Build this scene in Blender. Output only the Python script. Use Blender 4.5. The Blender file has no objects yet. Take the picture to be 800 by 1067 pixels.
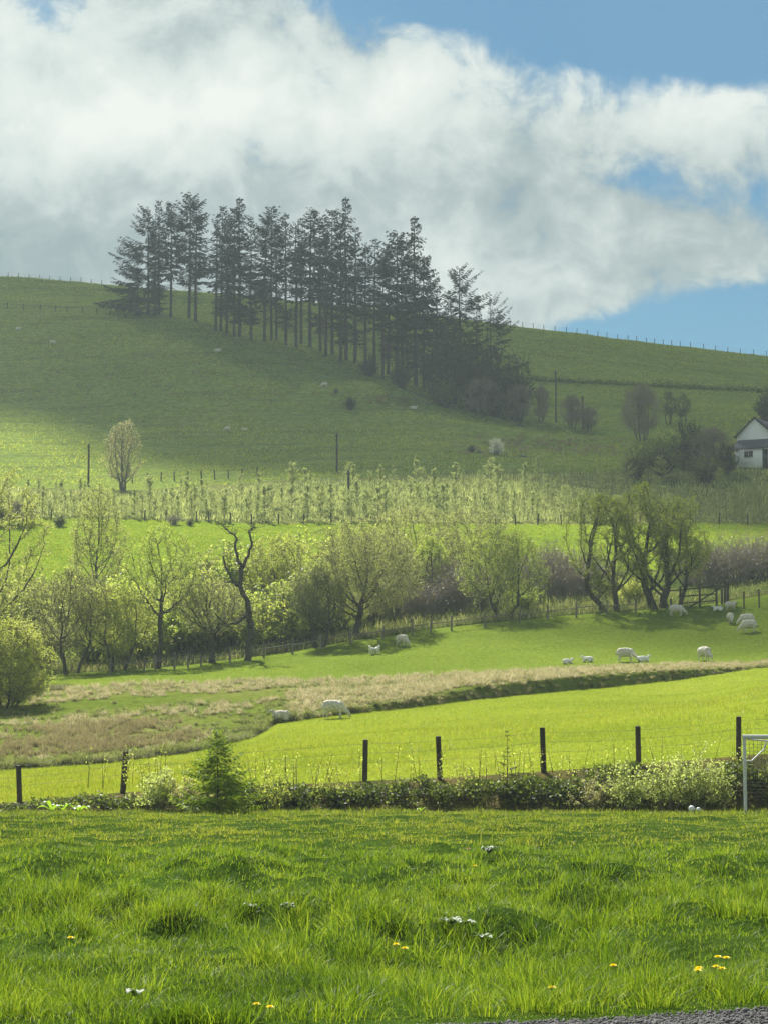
import bpy, bmesh, math, random
import numpy as np
from mathutils import Vector, Matrix

random.seed(7)
RS = np.random.RandomState(11)
SC = bpy.context.scene
COL = SC.collection
R = math.radians

# ------------------------------------------------------------------ camera
F = 2375.0
EYE = 1.6
PITCH = math.atan(254.5 / F)
CP, SP = math.cos(PITCH), math.sin(PITCH)
UK = F * 0.9973


def ray(u, v):
    a = (u - 400.0) / F
    b = (533.5 - v) / F
    den = CP - b * SP
    return a / den, (SP + b * CP) / den


# ------------------------------------------------------------------ noise
def _hash(ix, iy, iz, seed):
    h = (ix.astype(np.int64) * 374761393 + iy.astype(np.int64) * 668265263 + iz.astype(np.int64) * 2147483647 + seed * 974634777) & 0xFFFFFFFF
    h = ((h ^ (h >> 13)) * 1274126177) & 0xFFFFFFFF
    h = (h ^ (h >> 16)) & 0xFFFFFFFF
    return h / 4294967295.0


def vnoise(x, y, z=None, seed=0):
    x = np.asarray(x, float); y = np.asarray(y, float)
    z = np.zeros_like(x) if z is None else np.asarray(z, float)
    ix, iy, iz = np.floor(x), np.floor(y), np.floor(z)
    fx, fy, fz = x - ix, y - iy, z - iz
    fx = fx * fx * (3 - 2 * fx); fy = fy * fy * (3 - 2 * fy); fz = fz * fz * (3 - 2 * fz)
    r = 0
    for dx in (0, 1):
        wx = fx if dx else 1 - fx
        for dy in (0, 1):
            wy = fy if dy else 1 - fy
            for dz in (0, 1):
                wz = fz if dz else 1 - fz
                r = r + wx * wy * wz * _hash(ix + dx, iy + dy, iz + dz, seed)
    return r


def fbm(x, y, seed=0, octs=3):
    r = 0; a = 0.5; t = 0
    for o in range(octs):
        r = r + a * vnoise(x * 2 ** o, y * 2 ** o, None, seed + o * 17)
        t += a; a *= 0.5
    return r / t - 0.5


# ------------------------------------------------------------------ terrain
UCL = (-900.0, 1700.0)
CURVES = [  # name, (u, picture row of the ground there), (u, distance)
    ('near', None, [(0, 8)]),
    ('lawn_mid', None, [(0, 40)]),
    ('lawn_end', None, [(0, 66.3)]),
    ('fence', [(-300, 850), (0, 838), (130, 826), (380, 814), (458, 811), (565, 804), (663, 797), (766, 788), (1100, 765)], [(0, 69.6)]),
    ('field_end', [(-300, 822), (0, 803), (120, 795), (200, 785), (265, 770), (290, 754), (350, 746), (400, 741), (500, 729), (600, 719), (700, 709), (780, 698), (1100, 668)],
     [(-300, 98), (0, 100), (200, 106), (285, 116), (400, 120), (800, 139)]),
    ('ditch_top', [(-300, 819), (0, 800), (120, 792), (200, 782), (265, 767), (290, 750), (350, 742), (420, 731), (500, 716.5), (600, 706), (700, 699), (780, 696.2), (1100, 667)],
     [(-300, 99), (0, 101), (200, 107), (285, 116.5), (400, 120.55), (800, 139.6)]),
    ('marsh_end', [(-300, 748), (0, 722), (130, 713), (250, 709), (400, 706), (500, 701), (600, 696), (700, 692), (780, 690), (1100, 662)],
     [(-300, 138), (0, 140), (400, 144), (800, 146)]),
    ('row', [(-300, 735), (0, 706), (130, 699), (200, 693), (300, 680), (370, 667), (450, 655), (550, 645), (640, 637), (700, 633), (750, 628), (800, 620), (1100, 590)],
     [(-300, 158), (0, 160), (400, 168), (800, 173)]),
    ('valley', [(-300, 625), (0, 613), (400, 606), (800, 588), (1100, 575)], [(0, 206)]),
    ('meadow_end', [(-300, 545), (0, 542), (100, 541), (300, 546), (800, 546), (1100, 548)], [(0, 250)]),
    ('plantation_end', [(-300, 510), (0, 508), (130, 509), (300, 500), (500, 492), (650, 491), (800, 489), (1100, 489)], [(0, 300)]),
    ('low_hill', [(-300, 428), (0, 432), (110, 437), (430, 455), (550, 468), (800, 470), (1100, 470)], [(-300, 385), (0, 380), (430, 352), (800, 346)]),
    ('wood', [(-300, 321), (0, 324), (110, 328), (200, 338), (300, 362), (430, 402), (550, 436), (620, 443), (700, 446), (800, 443), (1100, 440)],
     [(-300, 458), (0, 455), (110, 450), (430, 405), (550, 388), (800, 382)]),
    ('upper', [(-300, 305), (0, 307), (110, 313), (250, 328), (430, 363), (550, 385), (700, 403), (800, 409), (1100, 425)], [(-300, 492), (0, 490), (430, 446), (800, 440)]),
    ('crest', [(-300, 283), (0, 292), (60, 297), (110, 301), (250, 312), (400, 327), (530, 345), (650, 360), (800, 378), (1100, 410)], [(0, 522), (400, 505), (800, 520)]),
    ('beyond', None, [(0, 640)]),
    ('far', None, [(0, 1000)]),
    ('end', None, [(0, 1500)]),
]
CN = [c[0] for c in CURVES]
MOUNDS = []      # x, y, sx, sy, amp


def curve_yz(k, U):
    name, vs, ys = CURVES[k]
    Y = np.interp(U, [p[0] for p in ys], [p[1] for p in ys])
    if vs is not None:
        v = np.interp(U, [p[0] for p in vs], [p[1] for p in vs])
        return Y, EYE + ray(400.0, v)[1] * Y
    if name in ('beyond', 'far', 'end'):
        _, zc = curve_yz(CN.index('crest'), U)
        return Y, zc - {'beyond': 6, 'far': 40, 'end': 90}[name]
    return Y, np.zeros_like(Y)


def U_of(x, y):
    return np.clip(400.0 + UK * x / np.maximum(y, 20.0), *UCL)


def H(x, y, rough=True):
    x = np.atleast_1d(np.asarray(x, float)); y = np.atleast_1d(np.asarray(y, float))
    U = U_of(x, y)
    YZ = [curve_yz(k, U) for k in range(len(CURVES))]
    Y = np.array([a for a, b in YZ]); Z = np.array([b for a, b in YZ])
    dY = np.diff(Y, axis=0); S = np.diff(Z, axis=0) / dY
    M = np.zeros_like(Y)
    s0, s1 = S[:-1], S[1:]
    with np.errstate(divide='ignore', invalid='ignore'):
        hm = np.where(s0 * s1 > 0, 2 * s0 * s1 / (s0 + s1), 0.0)
    M[1:-1] = np.nan_to_num(hm)
    z = np.where(y >= Y[-1], Z[-1], 0.0)
    for k in range(len(CURVES) - 1):
        m = (y >= Y[k]) & (y < Y[k + 1])
        if not m.any():
            continue
        h = dY[k][m]; t = (y[m] - Y[k][m]) / h
        z[m] = ((2 * t ** 3 - 3 * t ** 2 + 1) * Z[k][m] + (t ** 3 - 2 * t ** 2 + t) * h * M[k][m]
                + (-2 * t ** 3 + 3 * t ** 2) * Z[k + 1][m] + (t ** 3 - t ** 2) * h * M[k + 1][m])
    if rough:
        lawn = np.clip((y - 15.0) / 4.0, 0, 1) * np.clip((67 - y) / 8.0, 0, 1)
        z = z + lawn * (np.interp(y, [18, 30, 42], [.85, .85, .3]) * fbm(x / .95, y / 1.3, 3) + 0.05 * fbm(x / .5, y / .5, 5))
        z = z + np.clip((y - 75) / 20, 0, 1) * 0.22 * fbm(x / 7, y / 9, 9)
        z = z + np.clip((y - 200) / 80, 0, 1) * (1.0 * fbm(x / 26, y / 30, 21) + 0.25 * fbm(x / 5, y / 3, 23))
        for mx, my, sx, sy, am in MOUNDS:
            z = z + am * np.exp(-((x - mx) / sx) ** 2 - ((y - my) / sy) ** 2)
    return z


def h1(x, y):
    return float(H(x, y)[0])


YS = np.concatenate([np.arange(12, 70, .1), np.arange(70, 200, .2), np.arange(200, 560, .5)])


def G(u, v):
    """Ground point seen at a picture position: walk the ray until it meets the terrain."""
    a, b = ray(u, v)
    z = H(a * YS, YS)
    i = int(np.argmax(z >= EYE + b * YS))
    if i == 0:
        i = len(YS) - 1
    y = YS[i]
    return Vector((a * y, y, float(z[i])))


def AT(u, Y):
    x = (u - 400.0) / UK * Y
    return Vector((x, Y, h1(x, Y)))


for (mu, mv, sx, sy, am) in [(405, 420, 9, 8, 2.2), (345, 405, 14, 8, .8), (560, 462, 12, 6, .9), (500, 450, 10, 6, .8)]:
    g_ = G(mu, mv); MOUNDS.append((g_.x, g_.y + 3, sx, sy, am))


# ------------------------------------------------------------------ mesh helpers
class MB:
    """Collects vertices and faces and links them as one mesh object."""
    def __init__(s):
        s.v = []; s.q = []; s.t = []; s.mq = []; s.mt = []; s.n = 0

    def add(s, verts, quads=None, tris=None, mat=0):
        verts = np.asarray(verts, float).reshape(-1, 3)
        if quads is not None and len(quads):
            s.q.append(np.asarray(quads, np.int64).reshape(-1, 4) + s.n); s.mq.append(np.full(len(s.q[-1]), mat))
        if tris is not None and len(tris):
            s.t.append(np.asarray(tris, np.int64).reshape(-1, 3) + s.n); s.mt.append(np.full(len(s.t[-1]), mat))
        s.v.append(verts); s.n += len(verts)
        return s

    def box(s, c, size, rot=None, mat=0):
        p = np.array([[x, y, z] for x in (-.5, .5) for y in (-.5, .5) for z in (-.5, .5)]) * np.array(size)
        if rot is not None:
            p = p @ np.array(rot.to_3x3()).T
        f = [[0, 1, 3, 2], [4, 6, 7, 5], [0, 4, 5, 1], [2, 3, 7, 6], [0, 2, 6, 4], [1, 5, 7, 3]]
        return s.add(p + np.array(c), f, mat=mat)

    def mesh(s, name, mats, smooth=False):
        me = bpy.data.meshes.new(name)
        V = np.concatenate(s.v) if s.v else np.zeros((0, 3))
        Q = np.concatenate(s.q) if s.q else np.zeros((0, 4), int)
        T = np.concatenate(s.t) if s.t else np.zeros((0, 3), int)
        MI = np.concatenate((s.mq + s.mt) or [np.zeros(0)])
        me.vertices.add(len(V)); me.vertices.foreach_set('co', V.astype(np.float32).ravel())
        nl = Q.size + T.size
        me.loops.add(nl); me.loops.foreach_set('vertex_index', np.concatenate([Q.ravel(), T.ravel()]).astype(np.int32))
        me.polygons.add(len(Q) + len(T))
        tot = np.concatenate([np.full(len(Q), 4), np.full(len(T), 3)]).astype(np.int32)
        st = np.concatenate([[0], np.cumsum(tot)[:-1]]).astype(np.int32) if len(tot) else np.zeros(0, np.int32)
        me.polygons.foreach_set('loop_start', st)
        me.polygons.foreach_set('loop_total', tot)
        me.polygons.foreach_set('material_index', MI.astype(np.int32))
        if smooth:
            me.polygons.foreach_set('use_smooth', np.ones(len(tot), bool))
        me.update(calc_edges=True)
        for m in (mats if isinstance(mats, (list, tuple)) else [mats]):
            me.materials.append(m)
        return me

    def build(s, name, mats, parent=None, smooth=False):
        o = bpy.data.objects.new(name, s.mesh(name, mats, smooth))
        COL.objects.link(o)
        if parent is not None:
            o.parent = parent
        return o


def tubes(mb, P0, P1, R0, R1, k=5, mat=0):
    P0 = np.asarray(P0, float).reshape(-1, 3); P1 = np.asarray(P1, float).reshape(-1, 3)
    n = len(P0)
    if n == 0:
        return
    R0 = np.broadcast_to(np.asarray(R0, float), (n,)); R1 = np.broadcast_to(np.asarray(R1, float), (n,))
    d = P1 - P0; d = d / np.maximum(np.linalg.norm(d, axis=1, keepdims=True), 1e-9)
    ref = np.where(np.abs(d[:, 2:3]) > .9, np.array([[1., 0, 0]]), np.array([[0, 0, 1.]]))
    a = np.cross(d, ref); a /= np.linalg.norm(a, axis=1, keepdims=True)
    b = np.cross(d, a)
    an = np.arange(k) / k * 2 * np.pi
    ring = a[:, None, :] * np.cos(an)[None, :, None] + b[:, None, :] * np.sin(an)[None, :, None]
    v = np.concatenate([P0[:, None, :] + ring * R0[:, None, None], P1[:, None, :] + ring * R1[:, None, None]], axis=1)
    i = np.arange(k); j = (i + 1) % k
    f = np.stack([i, j, j + k, i + k], axis=1)
    q = f[None] + (np.arange(n) * 2 * k)[:, None, None]
    mb.add(v, q.reshape(-1, 4), mat=mat)


def poly_tube(mb, pts, rad, k=6, mat=0):
    pts = np.asarray(pts, float); rad = np.broadcast_to(np.asarray(rad, float), (len(pts),))
    tubes(mb, pts[:-1], pts[1:], rad[:-1], rad[1:], k, mat)


def rand_dirs(n, rs):
    d = rs.normal(size=(n, 3)); return d / np.linalg.norm(d, axis=1, keepdims=True)


def leaves(mb, C, size, rs, mat=0, aspect=.55, flat=0.0):
    """One diamond-shaped, slightly folded leaf at each point."""
    C = np.asarray(C, float).reshape(-1, 3); n = len(C)
    if n == 0:
        return
    L = size * rs.uniform(.6, 1.35, n)[:, None]
    d = rand_dirs(n, rs); d[:, 2] *= (1 - flat); d /= np.linalg.norm(d, axis=1, keepdims=True)
    e = np.cross(d, rand_dirs(n, rs)); e /= np.maximum(np.linalg.norm(e, axis=1, keepdims=True), 1e-6)
    nn = np.cross(d, e)
    v = np.stack([C - d * L * .5, C + e * L * aspect * .5 + nn * L * .08, C + d * L * .5, C - e * L * aspect * .5 + nn * L * .08], axis=1)
    mb.add(v, np.arange(n * 4).reshape(n, 4), mat=mat)


# ------------------------------------------------------------------ naming
def tag(o, label, cat, group=None, kind=None):
    o['label'] = label
    o['category'] = cat
    if group:
        o['group'] = group
    if kind:
        o['kind'] = kind
    return o


def thing(name, label, cat, loc=(0, 0, 0), rz=0, group=None):
    o = bpy.data.objects.new(name, None); COL.objects.link(o)
    o.empty_display_size = .3
    o.location = loc; o.rotation_euler = (0, 0, rz)
    return tag(o, label, cat, group)


def child(name, me, parent):
    o = bpy.data.objects.new(name, me); COL.objects.link(o); o.parent = parent
    return o


def dup(root, loc, rz, label, group=None, scale=1.0):
    r = root.copy(); COL.objects.link(r)
    r.location = loc; r.rotation_euler = (0, 0, rz)
    r.scale = (scale,) * 3 if isinstance(scale, (int, float)) else scale
    r['label'] = label
    if group:
        r['group'] = group
    for ch in list(root.children):
        c = ch.copy(); COL.objects.link(c); c.parent = r
    return r


# ------------------------------------------------------------------ materials
def new_mat(name):
    m = bpy.data.materials.new(name); m.use_nodes = True
    nt = m.node_tree; nt.nodes.clear()
    return m, nt, nt.nodes, nt.links


def ramp(nodes, cols, pos=None, interp='LINEAR'):
    r = nodes.new('ShaderNodeValToRGB'); r.color_ramp.interpolation = interp
    el = r.color_ramp.elements
    n = len(cols)
    pos = pos or [i / (n - 1) for i in range(n)]
    while len(el) < n:
        el.new(0.5)
    for e, c, p in zip(el, cols, pos):
        e.position = p; e.color = (*c, 1)
    return r


def noise(nt, scale, detail=4, rough=.55, vec=None, dist=0.0):
    n = nt.nodes.new('ShaderNodeTexNoise')
    n.inputs['Scale'].default_value = scale; n.inputs['Detail'].default_value = detail
    n.inputs['Roughness'].default_value = rough; n.inputs['Distortion'].default_value = dist
    if vec is not None:
        nt.links.new(vec, n.inputs['Vector'])
    return n


def objcoord(nt, scale=(1, 1, 1)):
    tc = nt.nodes.new('ShaderNodeTexCoord'); mp = nt.nodes.new('ShaderNodeMapping')
    mp.inputs['Scale'].default_value = scale
    nt.links.new(tc.outputs['Object'], mp.inputs['Vector'])
    return mp.outputs['Vector']


def mixc(nt, fac, a, b, blend='MIX'):
    m = nt.nodes.new('ShaderNodeMix'); m.data_type = 'RGBA'; m.blend_type = blend
    for sock, val in ((m.inputs[0], fac), (m.inputs[6], a), (m.inputs[7], b)):
        if isinstance(val, (int, float)):
            sock.default_value = val
        elif isinstance(val, tuple):
            sock.default_value = (*val, 1)
        else:
            nt.links.new(val, sock)
    return m.outputs[2]


def leaf_mat(name, cols, trans=.45, rough=.5, patch=.35, scale=.6, spec=.2, gain=(1.3, 1.25, .6)):
    """Leaf or blade: diffuse front with light coming through, each leaf its own tint."""
    m, nt, N, L = new_mat(name)
    geo = N.new('ShaderNodeNewGeometry')
    rp = ramp(N, cols)
    n1 = noise(nt, scale, 3, .6, objcoord(nt))
    ad = N.new('ShaderNodeMath'); ad.operation = 'MULTIPLY_ADD'
    L.new(n1.outputs['Fac'], ad.inputs[0]); ad.inputs[1].default_value = patch * 3.2; ad.inputs[2].default_value = -patch * 1.6
    ad2 = N.new('ShaderNodeMath'); ad2.operation = 'ADD'; ad2.use_clamp = True
    L.new(geo.outputs['Random Per Island'], ad2.inputs[0]); L.new(ad.outputs[0], ad2.inputs[1])
    L.new(ad2.outputs[0], rp.inputs[0])
    bs = N.new('ShaderNodeBsdfPrincipled'); bs.inputs['Roughness'].default_value = rough
    bs.inputs['Specular IOR Level'].default_value = spec
    L.new(rp.outputs[0], bs.inputs['Base Color'])
    tr = N.new('ShaderNodeBsdfTranslucent')
    gain = mixc(nt, 1.0, rp.outputs[0], gain, 'MULTIPLY')
    L.new(gain, tr.inputs['Color'])
    mx = N.new('ShaderNodeMixShader'); mx.inputs[0].default_value = trans
    L.new(bs.outputs[0], mx.inputs[1]); L.new(tr.outputs[0], mx.inputs[2])
    out = N.new('ShaderNodeOutputMaterial'); L.new(mx.outputs[0], out.inputs['Surface'])
    return m


def solid_mat(name, cols, scale=8, rough=.8, bump=.3, stretch=(1, 1, 1), spec=.25, detail=5, bdist=.02, metallic=0):
    m, nt, N, L = new_mat(name)
    vec = objcoord(nt, stretch)
    n1 = noise(nt, scale, detail, .6, vec)
    rp = ramp(N, cols, None if len(cols) != 2 else [.35, .65])
    L.new(n1.outputs['Fac'], rp.inputs[0])
    bs = N.new('ShaderNodeBsdfPrincipled'); bs.inputs['Roughness'].default_value = rough
    bs.inputs['Specular IOR Level'].default_value = spec; bs.inputs['Metallic'].default_value = metallic
    L.new(rp.outputs[0], bs.inputs['Base Color'])
    if bump:
        b = N.new('ShaderNodeBump'); b.inputs['Strength'].default_value = bump; b.inputs['Distance'].default_value = bdist
        n2 = noise(nt, scale * 2.5, 5, .65, vec)
        L.new(n2.outputs['Fac'], b.inputs['Height']); L.new(b.outputs[0], bs.inputs['Normal'])
    out = N.new('ShaderNodeOutputMaterial'); L.new(bs.outputs[0], out.inputs['Surface'])
    return m


def turf_mat(name, dark, mid, light, patchc=None, patch=.0, fine=6.0, broad=.12, bump=.6, bdist=.12, streak=None, streak_c=None, streak_amt=.4):
    """Ground cover: broad patches, fine mottling, optional worn patches and contour streaks."""
    m, nt, N, L = new_mat(name)
    v = objcoord(nt)
    nb = noise(nt, broad, 5, .6, v, .6)
    nf = noise(nt, fine, 6, .7, v)
    rb = ramp(N, [dark, mid, light], [.3, .5, .7]); L.new(nb.outputs['Fac'], rb.inputs[0])
    rf = ramp(N, [(.55, .55, .5), (1, 1, 1), (1.45, 1.4, 1.3)], [.3, .5, .72]); L.new(nf.outputs['Fac'], rf.inputs[0])
    c = mixc(nt, 1.0, rb.outputs[0], rf.outputs[0], 'MULTIPLY')
    if patchc:
        np_ = noise(nt, broad * 2.7, 6, .7, v, 1.0)
        r2 = ramp(N, [(0, 0, 0), (1, 1, 1)], [.62 - patch, .78 - patch]); L.new(np_.outputs['Fac'], r2.inputs[0])
        c = mixc(nt, r2.outputs[0], c, patchc)
    if streak:
        vs = objcoord(nt, streak)
        ns = noise(nt, 1.0, 5, .65, vs, .4)
        r3 = ramp(N, [(0, 0, 0), (1, 1, 1)], [.5, .68]); L.new(ns.outputs['Fac'], r3.inputs[0])
        mm = N.new('ShaderNodeMath'); mm.operation = 'MULTIPLY'; mm.inputs[1].default_value = streak_amt
        L.new(r3.outputs[0], mm.inputs[0])
        c = mixc(nt, mm.outputs[0], c, streak_c)
    bs = N.new('ShaderNodeBsdfPrincipled'); bs.inputs['Roughness'].default_value = .85
    bs.inputs['Specular IOR Level'].default_value = 0
    L.new(c, bs.inputs['Base Color'])
    b = N.new('ShaderNodeBump'); b.inputs['Strength'].default_value = bump; b.inputs['Distance'].default_value = bdist
    L.new(nf.outputs['Fac'], b.inputs['Height']); L.new(b.outputs[0], bs.inputs['Normal'])
    out = N.new('ShaderNodeOutputMaterial'); L.new(bs.outputs[0], out.inputs['Surface'])
    return m


M = {}
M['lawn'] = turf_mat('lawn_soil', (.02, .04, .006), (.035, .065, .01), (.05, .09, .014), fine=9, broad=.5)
M['bank'] = turf_mat('bank_earth', (.05, .065, .018), (.095, .09, .03), (.14, .11, .045), fine=7, broad=.5)
M['field'] = turf_mat('bright_field_turf', (.13, .18, .016), (.175, .23, .02), (.205, .255, .026), (.16, .15, .03), .02, fine=5, broad=.11, streak=(.05, .6, .5), streak_c=(.2, .23, .03), streak_amt=.3)
M['marsh'] = turf_mat('marsh_turf', (.10, .15, .022), (.145, .19, .03), (.20, .21, .06), (.27, .23, .12), .0, fine=2.5, broad=.16, bump=1, bdist=.3)
M['pasture'] = turf_mat('pasture_turf', (.115, .165, .02), (.14, .195, .024), (.165, .22, .028), (.15, .19, .03), .02, fine=4, broad=.09)
M['valley'] = turf_mat('valley_scrub_floor', (.05, .08, .018), (.08, .11, .025), (.11, .12, .04), fine=2, broad=.15, bump=1, bdist=.3)
M['meadow'] = turf_mat('meadow_turf', (.125, .19, .014), (.165, .245, .018), (.19, .265, .022), (.09, .13, .02), .0, fine=1.6, broad=.08, bump=.8, bdist=.2)
M['plantation'] = turf_mat('plantation_floor', (.10, .12, .03), (.15, .17, .05), (.2, .19, .07), fine=1.5, broad=.1, bump=1, bdist=.3)
M['hill'] = turf_mat('hill_turf', (.145, .205, .045), (.18, .245, .05), (.21, .27, .055), (.17, .165, .06), -.02, fine=.9, broad=.035, bump=.9, bdist=.45,
                     streak=(.035, .22, .22), streak_c=(.10, .11, .03), streak_amt=.6)
M['bark'] = solid_mat('grey_bark', [(.035, .03, .024), (.085, .075, .055)], 6, .9, .6, (1, 1, .25))
M['bark_pale'] = solid_mat('lichen_bark', [(.06, .055, .04), (.15, .14, .10)], 5, .9, .6, (1, 1, .3))
M['conifer_bark'] = solid_mat('conifer_bark', [(.03, .026, .022), (.07, .06, .05)], 3, .9, .6, (1, 1, .3))
M['twig_olive'] = solid_mat('olive_twigs', [(.12, .105, .06), (.21, .19, .115)], 3, .8, 0)
M['twig_purple'] = solid_mat('purple_twigs', [(.21, .19, .165), (.30, .27, .235)], 2, .8, 0)
M['twig_dark'] = solid_mat('dark_twigs', [(.035, .03, .022), (.07, .06, .045)], 3, .85, 0)
M['leaf_yellow'] = leaf_mat('yellow_green_leaves', [(.30, .36, .07), (.41, .46, .115), (.52, .55, .19)], .6, gain=(1.25, 1.25, .7))
M['leaf_pale'] = leaf_mat('pale_willow_leaves', [(.34, .40, .11), (.46, .51, .17), (.57, .60, .26)], .6, gain=(1.1, 1.15, .8))
M['leaf_fresh'] = leaf_mat('fresh_green_leaves', [(.20, .28, .055), (.31, .39, .085), (.44, .49, .14)], .6, gain=(1.25, 1.25, .7))
M['leaf_olive'] = leaf_mat('olive_leaves', [(.24, .28, .085), (.34, .375, .125), (.46, .48, .19)], .6, gain=(1.2, 1.2, .75))
M['leaf_mid'] = leaf_mat('mid_green_leaves', [(.15, .20, .04), (.24, .30, .06), (.37, .41, .11)], .55)
M['leaf_dull'] = leaf_mat('dull_green_leaves', [(.07, .10, .022), (.11, .15, .035), (.18, .21, .05)], .45)
M['leaf_grey'] = leaf_mat('grey_green_buds', [(.26, .27, .15), (.38, .38, .22), (.48, .47, .3)], .45)
M['leaf_dark'] = leaf_mat('dark_leaves', [(.022, .032, .012), (.04, .055, .018), (.065, .08, .028)], .25)
M['leaf_bramble'] = leaf_mat('bramble_leaves', [(.03, .05, .012), (.075, .11, .024), (.22, .27, .08)], .45, .55, spec=.25, scale=1.2)
M['leaf_sapling'] = leaf_mat('sapling_leaves', [(.25, .30, .09), (.34, .385, .13), (.45, .48, .2)], .55, scale=.08, gain=(1.1, 1.12, .85))
M['leaf_brown'] = leaf_mat('brown_buds', [(.15, .125, .07), (.21, .175, .095), (.28, .23, .12)], .35)
M['blossom'] = leaf_mat('white_blossom', [(.7, .7, .66), (.8, .8, .76), (.85, .85, .82)], .3)
M['needle'] = leaf_mat('spruce_needles', [(.012, .021, .010), (.020, .034, .016), (.038, .054, .024)], .15, .7)
M['needle_fresh'] = leaf_mat('fresh_spruce_needles', [(.15, .24, .035), (.25, .36, .055), (.38, .46, .10)], .6, .5, scale=2)
M['grass'] = leaf_mat('grass_blades', [(.04, .09, .010), (.095, .175, .014), (.16, .245, .02), (.25, .32, .04)], .5, .55, .42, .55, .2)
M['grass_far'] = leaf_mat('far_lawn_blades', [(.08, .14, .014), (.14, .20, .02), (.21, .26, .03), (.30, .31, .07)], .5, .55, .4, .4, .15)
M['grass_field'] = leaf_mat('field_grass_blades', [(.14, .19, .014), (.205, .255, .02), (.27, .31, .04), (.33, .33, .08)], .5, .5, .42, .22)
M['grass_pasture'] = leaf_mat('pasture_grass_blades', [(.115, .17, .02), (.15, .215, .024), (.19, .25, .034)], .45, .5, .3, .15)
M['grass_hill'] = leaf_mat('hill_grass_blades', [(.14, .19, .04), (.20, .27, .05), (.28, .34, .065), (.33, .35, .11)], .6, .6, .45, .06)
M['straw'] = leaf_mat('straw_tussocks', [(.20, .21, .06), (.36, .33, .15), (.52, .45, .27), (.58, .52, .36)], .45, .7, .6, 1.5, gain=(1.1, 1.08, .95))
M['rush'] = leaf_mat('brown_rushes', [(.20, .175, .075), (.31, .27, .13), (.44, .40, .21)], .35, .7, .3, .3, gain=(1.1, 1.05, .95))
M['rush_green'] = leaf_mat('green_rushes', [(.10, .13, .03), (.20, .23, .065), (.38, .37, .16)], .45, .6, .5, 1.5, gain=(1.1, 1.1, .8))
M['dock'] = leaf_mat('dock_leaves', [(.14, .25, .03), (.2, .33, .04), (.26, .4, .05)], .6, .35, .1, 2)
M['dock_grey'] = leaf_mat('silvery_leaves', [(.07, .125, .05), (.12, .18, .085), (.19, .25, .15)], .3, .55, .1, 2, .3)
M['petal'] = leaf_mat('dandelion_petals', [(.72, .56, .01), (.8, .65, .015), (.82, .7, .03)], .3, .5, .1, 4)
M['petal_old'] = leaf_mat('withered_petals', [(.35, .2, .15), (.5, .33, .26), (.55, .42, .35)], .3, .6, .1, 4)
M['fleece'] = solid_mat('sheep_fleece', [(.46, .43, .34), (.74, .70, .60)], 9, .95, .9, bdist=.04)
M['fleece_lamb'] = solid_mat('lamb_fleece', [(.72, .7, .64), (.82, .8, .75)], 12, .95, .6, bdist=.02)
M['wood_dark'] = solid_mat('weathered_post', [(.035, .028, .02), (.085, .07, .05)], 7, .85, .5, (1, 1, .15))
M['wood_grey'] = solid_mat('grey_timber', [(.11, .10, .08), (.22, .2, .16)], 7, .85, .5, (1, 1, .3))
M['wire'] = solid_mat('fence_wire', [(.07, .07, .065), (.13, .13, .12)], 20, .7, 0, spec=.1)
M['white_paint'] = solid_mat('chipped_white_paint', [(.30, .29, .26), (.62, .62, .58), (.74, .74, .71)], 16, .5, .2)
M['render_wall'] = solid_mat('whitewashed_wall', [(.78, .79, .79), (.84, .84, .83)], 1.5, .8, .2)
M['slate'] = solid_mat('slate_roof', [(.07, .07, .078), (.15, .145, .15)], 3, .6, .5, (1, 4, 4))
M['glass_dark'] = solid_mat('dark_window_glass', [(.015, .018, .02), (.03, .035, .04)], 2, .08, 0, spec=.6)
M['gravel'] = solid_mat('grey_gravel', [(.045, .045, .047), (.14, .137, .133)], 55, .85, 1.0, bdist=.02)
M['stone'] = solid_mat('grey_stones', [(.05, .05, .052), (.17, .165, .16)], 25, .85, .5)
M['rock'] = solid_mat('dark_rock', [(.06, .06, .05), (.14, .135, .11)], 2, .9, .8, bdist=.1)
M['white_ball'] = solid_mat('white_plastic', [(.74, .74, .74), (.82, .82, .82)], 10, .45, 0)

# ------------------------------------------------------------------ the ground
base_cols = np.arange(UCL[0], UCL[1] + 1, 10.0)
outer = np.array([150, 400, 800, 1500, 2600, 4500, 8000, 14000, 26000, 60000.])
UCOLS = np.concatenate([(UCL[0] - outer)[::-1], base_cols, UCL[1] + outer])


def patch_of(k0, k1, name, mat, subdiv, label, first_rows=None):
    """One stretch of the ground between two of the curves."""
    Uc = np.clip(UCOLS, *UCL)
    rows = []
    if first_rows is not None:
        for yv in first_rows:
            rows.append(np.full(len(UCOLS), float(yv)))
    for k in range(k0, k1):
        Ya, Yb = curve_yz(k, Uc)[0], curve_yz(k + 1, Uc)[0]
        n = subdiv[k - k0]
        for i in range(n):
            rows.append(Ya + (Yb - Ya) * i / n)
    rows.append(curve_yz(k1, Uc)[0])
    Y = np.array(rows)
    X = np.clip((UCOLS[None, :] - 400.0) / UK * np.maximum(Y, 20.0), -1350, 1350)
    Z = H(X.ravel(), np.maximum(Y, 8.0).ravel()).reshape(X.shape)
    V = np.stack([X, Y, Z], axis=-1).reshape(-1, 3)
    nr, nc = X.shape
    i = np.arange(nr - 1)[:, None] * nc + np.arange(nc - 1)[None, :]
    q = np.stack([i, i + 1, i + 1 + nc, i + nc], axis=-1).reshape(-1, 4)
    o = MB().add(V, q).build(name, mat, smooth=True)
    return tag(o, label, 'ground', kind='structure')


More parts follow.
